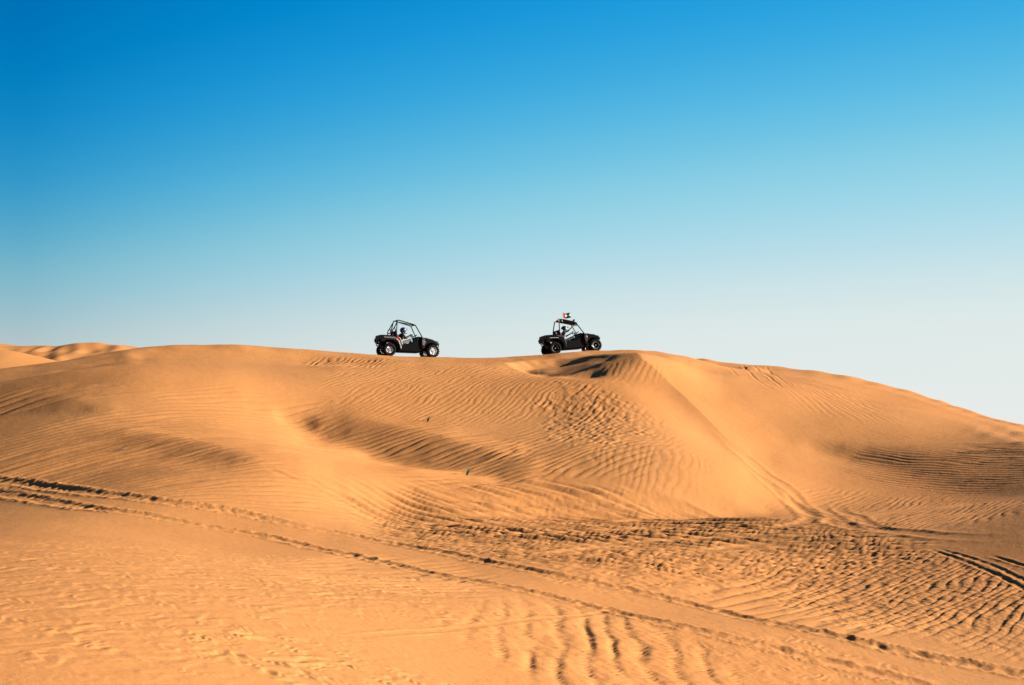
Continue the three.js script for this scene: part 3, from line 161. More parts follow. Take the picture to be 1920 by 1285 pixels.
[-3608,-3634,-3658,-3679,-3697,-3714,-3733,-3751,-3767,-3774,-3761,-3722,-3645,-3519,-3348,-3161,-2977,-2795,-2617,-2443,-2278,-2124,-1981,-1851,-1733,-1626,-1535,-1469,-1436,-1442,-1428,-1339,-1274,-1275,-1344,-1373,-1325,-1313,-1360,-1311,-1291,-1414,-1615,-1799,-1989,-2210,-2461,-2710,-2951,-3199,-3451,-3704,-3954,-4199,-4434,-4658,-4868,-5062,-5240,-5399,-5539,-5658,-5755,-5830,-5882,-5910,-5911,-5867,-5780,-5654,-5490,-5291,-5060,-4799,-4511,-4200,-3868,-3521,-3167,-2816,-2421],
[-3633,-3658,-3681,-3701,-3718,-3732,-3749,-3764,-3776,-3779,-3761,-3714,-3630,-3500,-3330,-3146,-2960,-2774,-2589,-2409,-2240,-2085,-1940,-1807,-1682,-1569,-1476,-1410,-1378,-1384,-1362,-1270,-1219,-1250,-1376,-1407,-1314,-1303,-1385,-1395,-1447,-1675,-1903,-2072,-2271,-2508,-2773,-3035,-3285,-3541,-3802,-4062,-4318,-4568,-4807,-5034,-5247,-5443,-5621,-5780,-5919,-6035,-6130,-6200,-6247,-6268,-6253,-6190,-6083,-5934,-5746,-5522,-5264,-4975,-4658,-4317,-3955,-3576,-3185,-2788,-2401],
[-3658,-3682,-3705,-3723,-3738,-3750,-3765,-3777,-3784,-3782,-3758,-3703,-3611,-3479,-3312,-3131,-2946,-2760,-2574,-2392,-2222,-2065,-1919,-1783,-1653,-1536,-1440,-1369,-1325,-1302,-1269,-1206,-1175,-1210,-1307,-1337,-1291,-1306,-1403,-1492,-1624,-1847,-2079,-2290,-2517,-2770,-3044,-3321,-3594,-3867,-4140,-4411,-4676,-4932,-5177,-5408,-5624,-5822,-6002,-6161,-6298,-6413,-6503,-6570,-6611,-6625,-6594,-6512,-6384,-6213,-6001,-5750,-5465,-5148,-4803,-4434,-4043,-3634,-3208,-2769,-2394],
[-3683,-3707,-3728,-3745,-3759,-3769,-3781,-3789,-3792,-3785,-3754,-3690,-3591,-3456,-3293,-3117,-2936,-2754,-2573,-2396,-2230,-2073,-1925,-1786,-1656,-1538,-1438,-1357,-1296,-1250,-1210,-1169,-1154,-1181,-1239,-1276,-1292,-1346,-1453,-1591,-1769,-1992,-2232,-2477,-2735,-3010,-3299,-3594,-3888,-4180,-4469,-4752,-5027,-5292,-5543,-5779,-5999,-6200,-6381,-6540,-6677,-6789,-6876,-6938,-6974,-6982,-6934,-6833,-6684,-6490,-6254,-5977,-5665,-5320,-4948,-4552,-4136,-3707,-3268,-2832,-2432],
[-3707,-3731,-3751,-3767,-3779,-3787,-3796,-3802,-3800,-3787,-3749,-3677,-3569,-3431,-3273,-3104,-2929,-2752,-2578,-2408,-2244,-2088,-1939,-1799,-1668,-1549,-1443,-1352,-1275,-1214,-1169,-1139,-1132,-1150,-1185,-1232,-1296,-1388,-1518,-1689,-1895,-2128,-2383,-2655,-2942,-3241,-3549,-3863,-4177,-4489,-4794,-5090,-5376,-5649,-5908,-6150,-6373,-6577,-6760,-6919,-7055,-7165,-7249,-7306,-7337,-7338,-7273,-7154,-6984,-6767,-6506,-6204,-5864,-5492,-5092,-4671,-4234,-3788,-3343,-2908,-2491]
];
const NU = SURVEY.length, ND = SURVEY[0].length, U0 = -0.575, DU = 0.0125;
const cr = (a, b, c, d, t) => b + 0.5 * t * (c - a + t * (2 * a - 5 * b + 4 * c - d + t * (3 * (b - c) + d - a)));
function rowAt(row, fj) {
  const j = Math.floor(fj), t = fj - j;
  return cr(row[Math.max(0, j - 1)], row[j], row[Math.min(ND - 1, j + 1)], row[Math.min(ND - 1, j + 2)], t);
}
function duneHeight(X, D) {                          // metres over eye level
  const d = clamp(D, 7, 101.9), u = clamp(X / Math.max(D, 7), U0, -U0 - 1e-6);
  const fj = d < 72 ? d - 7 : 65 + (d - 72) / 2, fi = clamp((u - U0) / DU, 0, NU - 1.0001), i = Math.floor(fi);
  return 0.001 * cr(rowAt(SURVEY[Math.max(0, i - 1)], fj), rowAt(SURVEY[i], fj), rowAt(SURVEY[Math.min(NU - 1, i + 1)], fj), rowAt(SURVEY[Math.min(NU - 1, i + 2)], fj), fi - i);
}

// ---------------------------------------------------------------- wheel tracks
const TRACKS = [], BINS = new Map();
function track(points, width, depth, berm, chunk, seed, ends = [0, 0]) {
  const c = new THREE.CatmullRomCurve3(points.map(([x, d]) => new THREE.Vector3(x, 0, d)), false, 'centripetal');
  const L = c.getLength(), n = Math.ceil(L / 0.4), p = c.getSpacedPoints(n), id = TRACKS.length;
  TRACKS.push({ width, depth, berm, chunk, seed, L, ends });
  const reach = width * 1.8;
  for (let k = 0; k < n; k++) {
    const a = p[k], b = p[k + 1], seg = [a.x, a.z, b.x - a.x, b.z - a.z, L * k / n, L / n, id];
    for (let i = Math.floor(Math.min(a.x, b.x) - reach); i <= Math.max(a.x, b.x) + reach; i++)
      for (let j = Math.floor(Math.min(a.z, b.z) - reach); j <= Math.max(a.z, b.z) + reach; j++) {
        const key = i * 1000 + j; if (!BINS.has(key)) BINS.set(key, []); BINS.get(key).push(seg);
      }
  }
}
const near = new Float64Array(64), along = new Float64Array(64);
function tracksAt(X, D) {                            // [height change, how much the ripples are wiped out]
  const list = BINS.get(Math.floor(X) * 1000 + Math.floor(D));
  if (!list) return [0, 0];
  let h = 0, wipe = 0; const ids = [];
  for (const [ax, ad, ex, ed, s0, len, id] of list) {
    const wx = X - ax, wd = D - ad, t = clamp((wx * ex + wd * ed) / (ex * ex + ed * ed), 0, 1), qx = wx - ex * t, qd = wd - ed * t, q = Math.hypot(qx, qd);
    if (!ids.includes(id)) { ids.push(id); near[id] = 1e9; }
    if (q < Math.abs(near[id])) { near[id] = (ex * qd - ed * qx) < 0 ? -q : q; along[id] = s0 + t * len; }
  }
  for (const id of ids) {
    const T = TRACKS[id], w = T.width / 2, s = along[id];
    let d = near[id] + w * 0.4 * noise(s * 0.7, T.seed + 3.3) + w * 0.22 * noise(s * 2.6, T.seed + 8.1);
    const a = Math.abs(d); if (a > w * 3.4) continue;
    const end = (T.ends[0] ? smooth(0, T.ends[0], s) : 1) * (T.ends[1] ? smooth(0, T.ends[1], T.L - s) : 1);
    const wear = (0.75 + 0.4 * noise(s * 0.35, T.seed)) * end;
    const cut = Math.exp(-((a / w) ** 4)), rim = Math.exp(-(((a - w * 1.55) / (w * 0.55)) ** 2));
    const clod = T.chunk ? T.chunk * (0.8 * noise(X * 5.5 + T.seed, D * 4) + 0.5 * noise(X * 12, D * 10 + T.seed)) : 0;
    const tread = T.chunk ? T.chunk * (0.3 * Math.sin((s + a * 0.6) * 21 + 4 * noise(s * 0.9, T.seed + 20)) * (0.5 + noise(s * 0.5, T.seed + 24)) + 0.9 * noise(s * 4.3, d * 3 + T.seed)) : 0;
    h += wear * (-T.depth * cut + tread * cut + rim * (T.berm * (0.9 + 0.7 * noise(s * 1.9, T.seed + (d > 0 ? 40 : 60))) + clod) + cut * clod * 0.5);
    wipe = Math.max(wipe, end * Math.exp(-((a / (w * 2.2)) ** 4)));
  }
  return [h, wipe];
}
track([[-17.1, 38],[-14.2, 35.5],[-12.3, 33.7],[-10.56, 32],[-8.28, 30.4],[-6.08, 30],[-4.44, 29.6],[-2.91, 29.1],[-1.55, 27.7],[0.78, 24.3],[2.06, 23.5],[3.16, 22.8],[4.01, 21.4],[5.26, 20.2],[6.67, 19.3],[7.47, 18.8],[7.9, 18.4]], 0.4, 0.04, 0.027, 0.028, 1);
track([[-16.47, 36.6],[-12.99, 33.1],[-11.07, 30.9],[-9.43, 29.1],[-7.4, 28.1],[-6.48, 27.8],[-5.14, 27.4],[-3.92, 26.1],[-2.76, 24.8],[-1.33, 22.7],[0.23, 21.3],[1.58, 20.3],[2.68, 19.3],[3.2, 18.9],[4.23, 18.4],[5.41, 17.7],[5.57, 17.6]], 0.4, 0.03, 0.025, 0.026, 2);
track([[9.59, 29.5],[9.73, 27.8],[9.75, 26.3],[9.71, 24.3],[9.79, 22.8]], 0.13, 0.014, 0.012, 0.01, 3, [0.6, 0]);
track([[9.78, 29.4],[9.99, 27.4],[9.99, 25],[10.04, 23.4]], 0.13, 0.014, 0.012, 0.01, 4, [0.6, 0]);
track([[10.35, 27.9],[10.51, 26.3],[10.66, 24.6]], 0.13, 0.014, 0.012, 0.01, 5, [0.6, 0]);
track([[8.07, 50.3],[8.36, 48.7],[8.73, 44.6],[9.23, 41.8],[9.39, 39.2],[8.91, 34.5],[9.4, 32.7],[10.01, 31.6],[10.64, 30.4],[11.59, 29]], 0.5, 0.014, 0.03, 0.005, 6, [5, 3]);
track([[8.27, 45.1],[8.64, 42.3],[9.18, 40.8],[8.35, 35.8],[7.29, 34.3],[5.83, 33.3]], 0.45, 0.015, 0.03, 0.005, 7, [3, 2]);
track([[10.66, 42.3],[9.89, 36.5],[9.46, 33.4],[9.63, 32.1]], 0.36, 0.014, 0.016, 0.006, 8, [2, 1]);
track([[9.9, 41.7],[9.93, 39.7],[8.99, 33.7]], 0.36, 0.012, 0.016, 0.006, 9, [2, 1]);
track([[13.91, 77.1],[12.08, 64.4],[11.69, 58.8],[11.92, 57]], 0.17, 0.030, 0.015, 0, 10, [0.3, 6]);
track([[14.57, 77.2],[13.12, 65.6],[12.54, 59],[12.57, 56.9]], 0.17, 0.035, 0.015, 0, 11, [0.3, 6]);
track([[15.42, 77.6],[13.53, 64.3],[12.96, 57.6]], 0.17, 0.025, 0.010, 0, 12, [0.3, 8]);
track([[11.32, 67.6],[10.98, 62],[10.98, 59.2]], 0.17, 0.015, 0.010, 0, 13, [0.3, 6]);
track([[-1.89, 12.6],[-1.3, 14.2],[-0.77, 15.4],[0, 17.2],[0.78, 18.7],[1.52, 20.2]], 0.12, 0.006, 0.006, 0.006, 14, [1.5, 0.4]);
// old, half blown-over tracks crossing the flat
track([[-3.23, 36],[-0.92, 36.8],[2.19, 37.5],[5.43, 38.3]], 0.4, 0.052, 0.014, 0.01, 20, [2.5, 3]);
track([[-3.25, 35.4],[-1.5, 36],[0.61, 36.5],[3.4, 37.1],[5.11, 36.1]], 0.36, 0.046, 0.014, 0.01, 21, [2.5, 3]);
track([[-3.24, 34.6],[-1.18, 35.4],[1.36, 36.2],[4.19, 34.7]], 0.4, 0.058, 0.014, 0.01, 22, [2.5, 3]);
track([[-3.59, 33.1],[-1.55, 33.9],[0.57, 34.3],[3.28, 32.8]], 0.5, 0.039, 0.014, 0.01, 23, [2.5, 3]);
track([[-1.44, 31.4],[0.54, 32.6],[3.44, 34.4],[6.42, 35]], 0.4, 0.052, 0.014, 0.01, 24, [2.5, 3]);
track([[-0.93, 37],[2.21, 37.8],[5.47, 38.6],[7.43, 36.4]], 0.36, 0.039, 0.014, 0.01, 25, [2.5, 3]);
track([[0.49, 29.1],[3.12, 31.2],[5.96, 32.5],[8.56, 32.1]], 0.45, 0.052, 0.014, 0.01, 26, [2.5, 3]);
track([[2.05, 35.2],[4.52, 37.4],[6.42, 35]], 0.4, 0.039, 0.014, 0.01, 27, [2.5, 3]);
track([[3.49, 28.9],[6.39, 31.3],[8.88, 30.9]], 0.4, 0.046, 0.014, 0.01, 28, [2.5, 3]);
track([[-0.11, 26.5],[1.72, 29.4],[4.39, 31]], 0.4, 0.039, 0.014, 0.01, 29, [2.5, 3]);

// ---------------------------------------------------------------- creases: edges where the wind has cut the slope
const FOLDS = [];
function fold(points, steep, reach) {                 // on the left or near side of the line the sand falls away, and levels out again
  const c = new THREE.CatmullRomCurve3(points.map(([x, d]) => new THREE.Vector3(x, 0, d)), false, 'centripetal'), p = c.getSpacedPoints(14);
  FOLDS.push({ p, steep, reach, x0: Math.min(...p.map((q) => q.x)) - reach * 2.2, x1: Math.max(...p.map((q) => q.x)) + 0.5, d0: Math.min(...p.map((q) => q.z)) - reach * 2.2, d1: Math.max(...p.map((q) => q.z)) + 0.5 });
}
function foldsAt(X, D) {
  let h = 0;
  for (const f of FOLDS) {
    if (X < f.x0 || X > f.x1 || D < f.d0 || D > f.d1) continue;
    let best = 1e9, side = 0, s = 0;
    for (let k = 0; k < f.p.length - 1; k++) { const a = f.p[k], b = f.p[k + 1], ex = b.x - a.x, ed = b.z - a.z, wx = X - a.x, wd = D - a.z, t = clamp((wx * ex + wd * ed) / (ex * ex + ed * ed), 0, 1), qx = wx - ex * t, qd = wd - ed * t, q = Math.hypot(qx, qd); if (q < best) { best = q; side = ex * qd - ed * qx; s = (k + t) / (f.p.length - 1); } }
    if (side >= 0) continue;
    const t = best / f.reach, ends = smooth(0, 0.4, s) * (1 - smooth(0.65, 1, s)); h -= f.steep * f.reach * t * Math.exp(-t * t) * ends;
  }
  return h;
}
fold([[6.04, 63.9],[5.74, 55.1],[6.34, 54.3],[6.9, 53.4],[7.37, 52],[7.95, 50.2],[8.44, 48.2],[8.73, 44.6]], 0.23, 2.0);
fold([[-7.31, 46.8],[-6.44, 46.8],[-4.98, 46],[-3.38, 45],[-2, 43.7],[-0.35, 42.1],[0.85, 40.7]], 0.06, 2.0);
fold([[-14.39, 41.1],[-12.46, 40.4],[-10.08, 38.4],[-8.21, 36.5],[-6.75, 35.2]], 0.07, 2.2);

// ---------------------------------------------------------------- wind ripples and lumps, metres
function blob(X, D, cx, cd, rx, rd, turn, ragged) {
  const c = Math.cos(turn), s = Math.sin(turn), x = X - cx, d = D - cd, a = (x * c + d * s) / rx, b = (-x * s + d * c) / rd;
  const w = a * a + b * b; if (w > 4) return 0;
  const r = Math.sqrt(w) + ragged * noise(X * 0.5 + cx, D * 0.5 + cd) + ragged * 0.5 * noise(X * 1.7, D * 1.7 + cx);
  return 1 - smooth(0.72, 1.2, r);
}
function ripple(X, D, slope, wave, bend, seed, run = 1) {      // crests run along (1, slope) in (east, north)
  const l = Math.hypot(1, slope), p = (X * slope - D) / l / wave, q = (X + D * slope) / l / run;
  const w = p + bend * noise(p * 0.16 + seed, q / wave * 0.07) + 0.42 * noise(p * 0.45, q / wave * 0.2 + seed) + 0.13 * noise(p * 0.9 + seed, q / wave * 0.5);
  const t = w * 2 * Math.PI, f = Math.sin(t + 0.5 * Math.sin(t + 0.8));
  return f * (0.72 + 0.5 * noise(p * 0.3 + 50 + seed, q / wave * 0.16));
}
function scallop(X, D, slope, wave, seed) {            // short crescents, steep on the side away from the wind, with bare sand between
  const l = Math.hypot(1, slope), p = (X * slope - D) / l / wave, q = (X + D * slope) / l / wave;
  const w = p + 0.9 * noise(p * 0.25 + seed, q * 0.4) + 0.5 * noise(p * 0.5, q * 0.8 + seed), t = w - Math.floor(w);
  const saw = t < 0.72 ? t / 0.72 : (1 - t) / 0.28, gate = smooth(-0.05, 0.45, noise(p * 0.4 + seed + 9, q * 0.5 + 4));
  return (saw * saw * (3 - 2 * saw) - 0.4) * gate;
}
function detail(X, D) {
  let h = 0, m;
  // far slope under the rim: fine diagonal ripples
  m = blob(X, D, -2.32, 52.05, 5.69, 5.85, 0, 0.25); if (m > 0) h += m * 0.0085 * ripple(X, D, 2.9, 0.235, 0.8, 1);
  // the long hollow in the middle
  m = blob(X, D, -2.85, 41.55, 4.45, 3.75, -0.35, 0.2); if (m > 0) h += m * 0.026 * ripple(X, D, 0.66, 0.37, 0.8, 2);
  m = blob(X, D, 2.07, 42.4, 3.28, 3.20, 0, 0.3); if (m > 0) h += m * 0.014 * ripple(X, D, 1.26, 0.35, 1.0, 12);
  // left flank, in bands
  m = blob(X, D, -12.19, 37.6, 5.47, 4.70, 0, 0.25);
  if (m > 0) { const band = 0.5 + 0.75 * smooth(-0.25, 0.45, noise(X * 0.1 + 4.2, D * 0.26 + 1.1)); h += m * band * 0.032 * ripple(X, D, 0.62, 0.48, 1.0, 3); }
  m = blob(X, D, -17.21, 45, 3.74, 1.30, 0, 0.25); if (m > 0) h += m * 0.04 * ripple(X, D, 0.45, 0.6, 0.9, 4);
  m = blob(X, D, -8.72, 41.15, 3.81, 6.15, 0, 0.3); if (m > 0) h += m * 0.014 * ripple(X, D, 0.87, 0.42, 0.9, 5);
  m = blob(X, D, -6.52, 32.5, 3.26, 2.10, 0, 0.3); if (m > 0) h += m * 0.016 * ripple(X, D, 0.6, 0.32, 0.9, 25);
  // lumpy nose of the big dune
  m = blob(X, D, 3.12, 47.55, 2.11, 5.15, 0, 0.4);
  if (m > 0) h += m * (0.014 * noise(X * 2.1 + 9, D * 1.2) + 0.017 * noise(X * 4.2, D * 2.1 + 5) + 0.011 * noise(X * 8, D * 4) + 0.01 * ripple(X, D, 2.4, 0.3, 1.2, 6));
  m = blob(X, D, 5.18, 54.4, 1.80, 1.20, 0, 0.2); if (m > 0) h += m * 0.008 * ripple(X, D, 3.4, 0.26, 0.9, 7);
  m = blob(X, D, 4.17, 43.5, 2.12, 6.00, 0, 0.3); if (m > 0) h += m * 0.005 * (ripple(X, D, 4, 0.26, 1.0, 8) + noise(X * 3.2, D * 2.2));
  // ribs on the little scarp under the left car
  m = blob(X, D, -7.19, 56.35, 2.08, 2.15, 0, 0.15); if (m > 0) h += m * 0.018 * ripple(X, D, 9, 0.27, 0.7, 9);
  // hollow on the right
  m = blob(X, D, 15.82, 46.8, 3.67, 5.40, 0.1, 0.25); if (m > 0) h += m * 0.01 * ripple(X, D, -1.4, 0.3, 0.6, 10);
  m = blob(X, D, 11.35, 37.75, 3.22, 6.25, 0, 0.3); if (m > 0) h += m * 0.009 * ripple(X, D, 1.4, 0.24, 1.2, 11);
  m = blob(X, D, 14.78, 62.6, 3.20, 7.80, 0, 0.3); if (m > 0) h += m * 0.012 * ripple(X, D, -6.5, 0.36, 0.7, 13);
  m = blob(X, D, 18.13, 48.1, 1.77, 2.80, 0, 0.3); if (m > 0) h += m * 0.012 * ripple(X, D, -1.3, 0.32, 0.6, 14);
  if (D < 40) {
    // driven-over flat: streaks far off, lumps and short ripples nearer
    m = blob(X, D, 2.56, 34.2, 6.94, 4.00, 0, 0.2);
    if (m > 0) h += m * (0.058 * ripple(X, D, -0.44, 0.56, 0.35, 26, 3.5) + 0.036 * ripple(X, D, -0.36, 0.36, 0.35, 27, 3) + 0.005 * ripple(X, D, 3.4, 0.2, 1.4, 28) + 0.004 * noise(X * 4, D * 1.6 + 11));
    m = blob(X, D, 3.02, 31.05, 6.54, 4.85, 0, 0.22);
    if (m > 0) h += m * (0.026 * ripple(X, D, 0.5, 0.5, 0.6, 15, 2) + 0.04 * ripple(X, D, -0.4, 0.5, 0.4, 37, 3) + 0.012 * noise(X * 1.9, D * 1.3 + 7) + 0.01 * noise(X * 5, D * 3.2) + 0.006 * ripple(X, D, 2.2, 0.2, 1.4, 29));
    m = blob(X, D, 2.41, 27.05, 2.63, 3.85, 0, 0.35); if (m > 0) h += m * (0.024 * noise(X * 1.7 + 3, D * 1.3) + 0.012 * noise(X * 4.5, D * 3.2) + 0.013 * scallop(X, D, 1.6, 0.2, 16));
    // big sharp ripples on the right
    m = blob(X, D, 7.55, 25.05, 2.76, 4.85, 0, 0.2);
    if (m > 0) h += m * (0.011 * ripple(X, D, 1.25, 0.21, 1.1, 17) + 0.013 * noise(X * 4.4, D * 2.6 + 30) + 0.007 * noise(X * 9, D * 6) + 0.005 * ripple(X, D, -1.6, 0.16, 1.3, 18));
    m = blob(X, D, 5.16, 23.5, 1.59, 3.60, 0, 0.3); if (m > 0) h += m * 0.018 * ripple(X, D, 1.4, 0.5, 0.9, 19);
    // furrows near the photographer, ending at the little edge in the sand
    m = blob(X, D, 1.06, 16.5, 1.82, 3.50, 0, 0.12);
    if (m > 0) { const f = ripple(X + 0.004 * (D - 11) ** 2, D, 20, 0.44, 1.0, 20); h += m * ((0.014 + 0.009 * noise(X * 1.3 + 7, D * 0.8)) * f + 0.008 * ripple(X, D, 1.1, 0.1, 1.2, 21) * smooth(0.4, -0.5, f) + 0.016 * noise(X * 2.1, D * 1.3 + 2) + 0.009 * noise(X * 6.5, D * 5 + 2)); }
    m = blob(X, D, 4, 18, 1.63, 1.90, 0, 0.3); if (m > 0) h += m * (0.01 * noise(X * 3, D * 2.2) + 0.01 * scallop(X, D, 2.6, 0.14, 34) + 0.004 * noise(X * 8, D * 7));
    // foreground left: blunt little scallops, in patches
    m = blob(X, D, -4.5, 15, 2.88, 8.85, 0, 0.25); if (m > 0) h += m * (0.009 * scallop(X, D, 3, 0.26, 22) + 0.006 * scallop(X, D, 4, 0.13, 31) + 0.003 * ripple(X, D, 1.6, 0.36, 1.2, 36) + 0.003 * noise(X * 3, D * 2.2));
    m = blob(X, D, -1.66, 11.25, 1.57, 1.15, 0, 0.3); if (m > 0) h += m * (0.018 * scallop(X, D, 2.6, 0.2, 23) + 0.009 * scallop(X, D, 3, 0.1, 32) + 0.006 * noise(X * 5, D * 4));
    m = blob(X, D, -1.75, 18.05, 1.49, 4.25, 0, 0.4); if (m > 0) h += m * (0.014 * scallop(X, D, 2.5, 0.28, 30) + 0.006 * scallop(X, D, 3, 0.13, 33));
    m = blob(X, D, -2.1, 22.15, 1.73, 4.35, 0, 0.3); if (m > 0) h += m * 0.0135 * ripple(X, D, 2.0, 0.4, 1.0, 24);
  }
  h += 0.004 * noise(X * 1.3, D * 1.1) + 0.0028 * noise(X * 3.1 + 8, D * 2.7) + 0.0018 * noise(X * 9, D * 8);
  h += 0.02 * noise(X * 0.31 + 2, D * 0.27);
  // scooped hollow beneath the second car
  { const [cx, cd, rx, rd] = [2.49, 58.25, 2.30, 3.05]; m = blob(X, D, cx, cd, rx, rd, 0, 0.06); if (m > 0) h -= 0.42 * m * (1 - 0.85 * clamp((X - cx) / rx * 0.55 + 0.45, 0, 1)); }
  return h + foldsAt(X, D);
}
function sandHeight(X, D) {                          // world y of the sand
  const [t, wipe] = tracksAt(X, D), edge = smooth(8, 10, D) ;
  return EYE + duneHeight(X, D) + edge * (detail(X, D) * (1 - 0.7 * wipe) * (1 - smooth(80, 95, D)) + t);
}
const ground = (x, z) => sandHeight(x, -z);

// ---------------------------------------------------------------- sand
function grainTexture() {
  const n = 512, d = new Uint8Array(n * n * 4), r = rng(5), g = new Float32Array(n * n);
  for (let i = 0; i < n * n; i++) g[i] = r();
  const wrapNoise = (x, y, p) => { const xi = Math.floor(x), yi = Math.floor(y), fx = x - xi, fy = y - yi, s = (v) => v * v * (3 - 2 * v), G = (a, b) => g[((b % p + p) % p) * n + ((a % p + p) % p)]; const a = G(xi, yi) + (G(xi + 1, yi) - G(xi, yi)) * s(fx), b = G(xi, yi + 1) + (G(xi + 1, yi + 1) - G(xi, yi + 1)) * s(fx); return a + (b - a) * s(fy); };
  for (let j = 0; j < n; j++) for (let i = 0; i < n; i++) {
    const v = 0.35 * wrapNoise(i / 32, j / 32, 16) + 0.3 * wrapNoise(i / 10.667, j / 10.667, 48) + 0.35 * g[j * n + i];
    const o = (j * n + i) * 4; d[o] = d[o + 1] = d[o + 2] = Math.round(255 * v); d[o + 3] = 255;
  }
  const t = new THREE.DataTexture(d, n, n); t.wrapS = t.wrapT = THREE.RepeatWrapping; t.magFilter = THREE.LinearFilter; t.minFilter = THREE.LinearMipmapLinearFilter; t.generateMipmaps = true; t.needsUpdate = true; return t;
}
const SAND = [0.27, 0.1095, 0.0345];
const sandMat = new THREE.MeshPhysicalMaterial({ roughness: 1, specularIntensity: 0.05, vertexColors: true }); sandMat.bumpMap = grainTexture(); sandMat.bumpScale = 0.008;
function sandTint(X, D, out, o) {                    // lighter and redder grains sorted by the wind
  const a = 0.05 * noise(X * 0.11 + 3, D * 0.09) + 0.035 * noise(X * 0.8, D * 0.5 + 9) + 0.03 * noise(X * 5, D * 5), b = 0.04 * noise(X * 0.17 + 30, D * 0.12);
  out[o] = SAND[0] * (1 + a); out[o + 1] = SAND[1] * (1 + a + b); out[o + 2] = SAND[2] * (1 + a + 2 * b);
}
function gridMesh(cols, rows, place) {               // place(i, j) -> [x, y, z]; normals from the neighbours
  const nc = cols, nr = rows, pos = new Float32Array(nc * nr * 3), nor = new Float32Array(nc * nr * 3), uv = new Float32Array(nc * nr * 2), col = new Float32Array(nc * nr * 3), idx = new Uint32Array((nc - 1) * (nr - 1) * 6);
  for (let j = 0; j < nr; j++) for (let i = 0; i < nc; i++) { const o = j * nc + i, p = place(i, j); pos[o * 3] = p[0]; pos[o * 3 + 1] = p[1]; pos[o * 3 + 2] = p[2]; uv[o * 2] = p[0] / 1.6; uv[o * 2 + 1] = p[2] / 1.6; sandTint(p[0], -p[2], col, o * 3); }
  let k = 0;
  for (let j = 0; j < nr - 1; j++) for (let i = 0; i < nc - 1; i++) { const a = j * nc + i, b = a + 1, c = a + nc, d = c + 1; idx[k++] = a; idx[k++] = b; idx[k++] = d; idx[k++] = a; idx[k++] = d; idx[k++] = c; }
  for (let j = 0; j < nr; j++) for (let i = 0; i < nc; i++) {
    const l = (j * nc + Math.max(0, i - 1)) * 3, r = (j * nc + Math.min(nc - 1, i + 1)) * 3, n = (Math.max(0, j - 1) * nc + i) * 3, f = (Math.min(nr - 1, j + 1) * nc + i) * 3, o = (j * nc + i) * 3;
    const ax = pos[r] - pos[l], ay = pos[r + 1] - pos[l + 1], az = pos[r + 2] - pos[l + 2], bx = pos[f] - pos[n], by = pos[f + 1] - pos[n + 1], bz = pos[f + 2] - pos[n + 2];
    let x = ay * bz - az * by, y = az * bx - ax * bz, z = ax * by - ay * bx; const s = (y < 0 ? -1 : 1) / (Math.hypot(x, y, z) || 1);
    nor[o] = x * s; nor[o + 1] = y * s; nor[o + 2] = z * s;
  }
  const g = new THREE.BufferGeometry();
  g.setAttribute('position', new THREE.BufferAttribute(pos, 3)); g.setAttribute('normal', new THREE.BufferAttribute(nor, 3)); g.setAttribute('uv', new THREE.BufferAttribute(uv, 2)); g.setAttribute('color', new THREE.BufferAttribute(col, 3)); g.setIndex(new THREE.BufferAttribute(idx, 1));
  return g;
}
function setting(name, geometry, label, category) { const m = mesh(name, geometry, sandMat, scene); m.userData = { kind: 'structure', label, category }; return m; }
{
  const us = []; for (let u = -0.575; u < -0.44; u += 0.005) us.push(u); for (let u = -0.44; u < 0.44; u += 0.00085) us.push(u); for (let u = 0.44; u < 0.5755; u += 0.005) us.push(u);
  const dd = []; for (let d = 6; d < 9; d += 0.12) dd.push(d); for (let d = 9; d < 20; d += 0.037) dd.push(d); for (let d = 20; d < 67; d += 0.068) dd.push(d); for (let d = 67; d < 82; d += 0.14) dd.push(d); for (let d = 82; d <= 103.5; d += 0.5) dd.push(d);
  setting('sand_dunes', gridMesh(us.length, dd.length, (i, j) => { const D = dd[j], X = us[i] * D; return [X, sandHeight(X, D), -D]; }), 'rippled orange sand dunes crossed by wheel tracks', 'sand dunes');
}
{ // the desert all round, out to the horizon; it passes under the surveyed dunes
  const rr = []; for (let r = 0.5; r < 120; r *= 1.045, r += 0.12) rr.push(r); for (let r = 120; r < 5200; r *= 1.09) rr.push(r);
  const na = 361;
  setting('desert_ground', gridMesh(na, rr.length, (i, j) => {
    const a = i / (na - 1) * Math.PI * 2, r = rr[j], X = r * Math.sin(a), D = r * Math.cos(a);
    const inside = Math.min((0.575 * D - Math.abs(X)) * 0.8, D - 6, 103.5 - D);
    const level = Math.abs(X) < Math.max(D, 7) * 0.6 && D > 0 ? 0 : smooth(0, 40, Math.max(Math.abs(X) - Math.max(D, 7) * 0.575, -D));
    let h = duneHeight(X, Math.max(D, 7)) * (1 - level) + level * (-2.2 + 0.6 * noise(X * 0.03, D * 0.03));
    const out = smooth(95, 135, r); h = h * (1 - out) + out * (-3.2 - 0.004 * Math.min(r, 1200) + 1.2 * noise(X * 0.011, D * 0.011));
    return [X, EYE + h - 0.7 * smooth(0, 2, inside), -D];
  }), 'flat desert sand reaching to the horizon', 'desert');
}
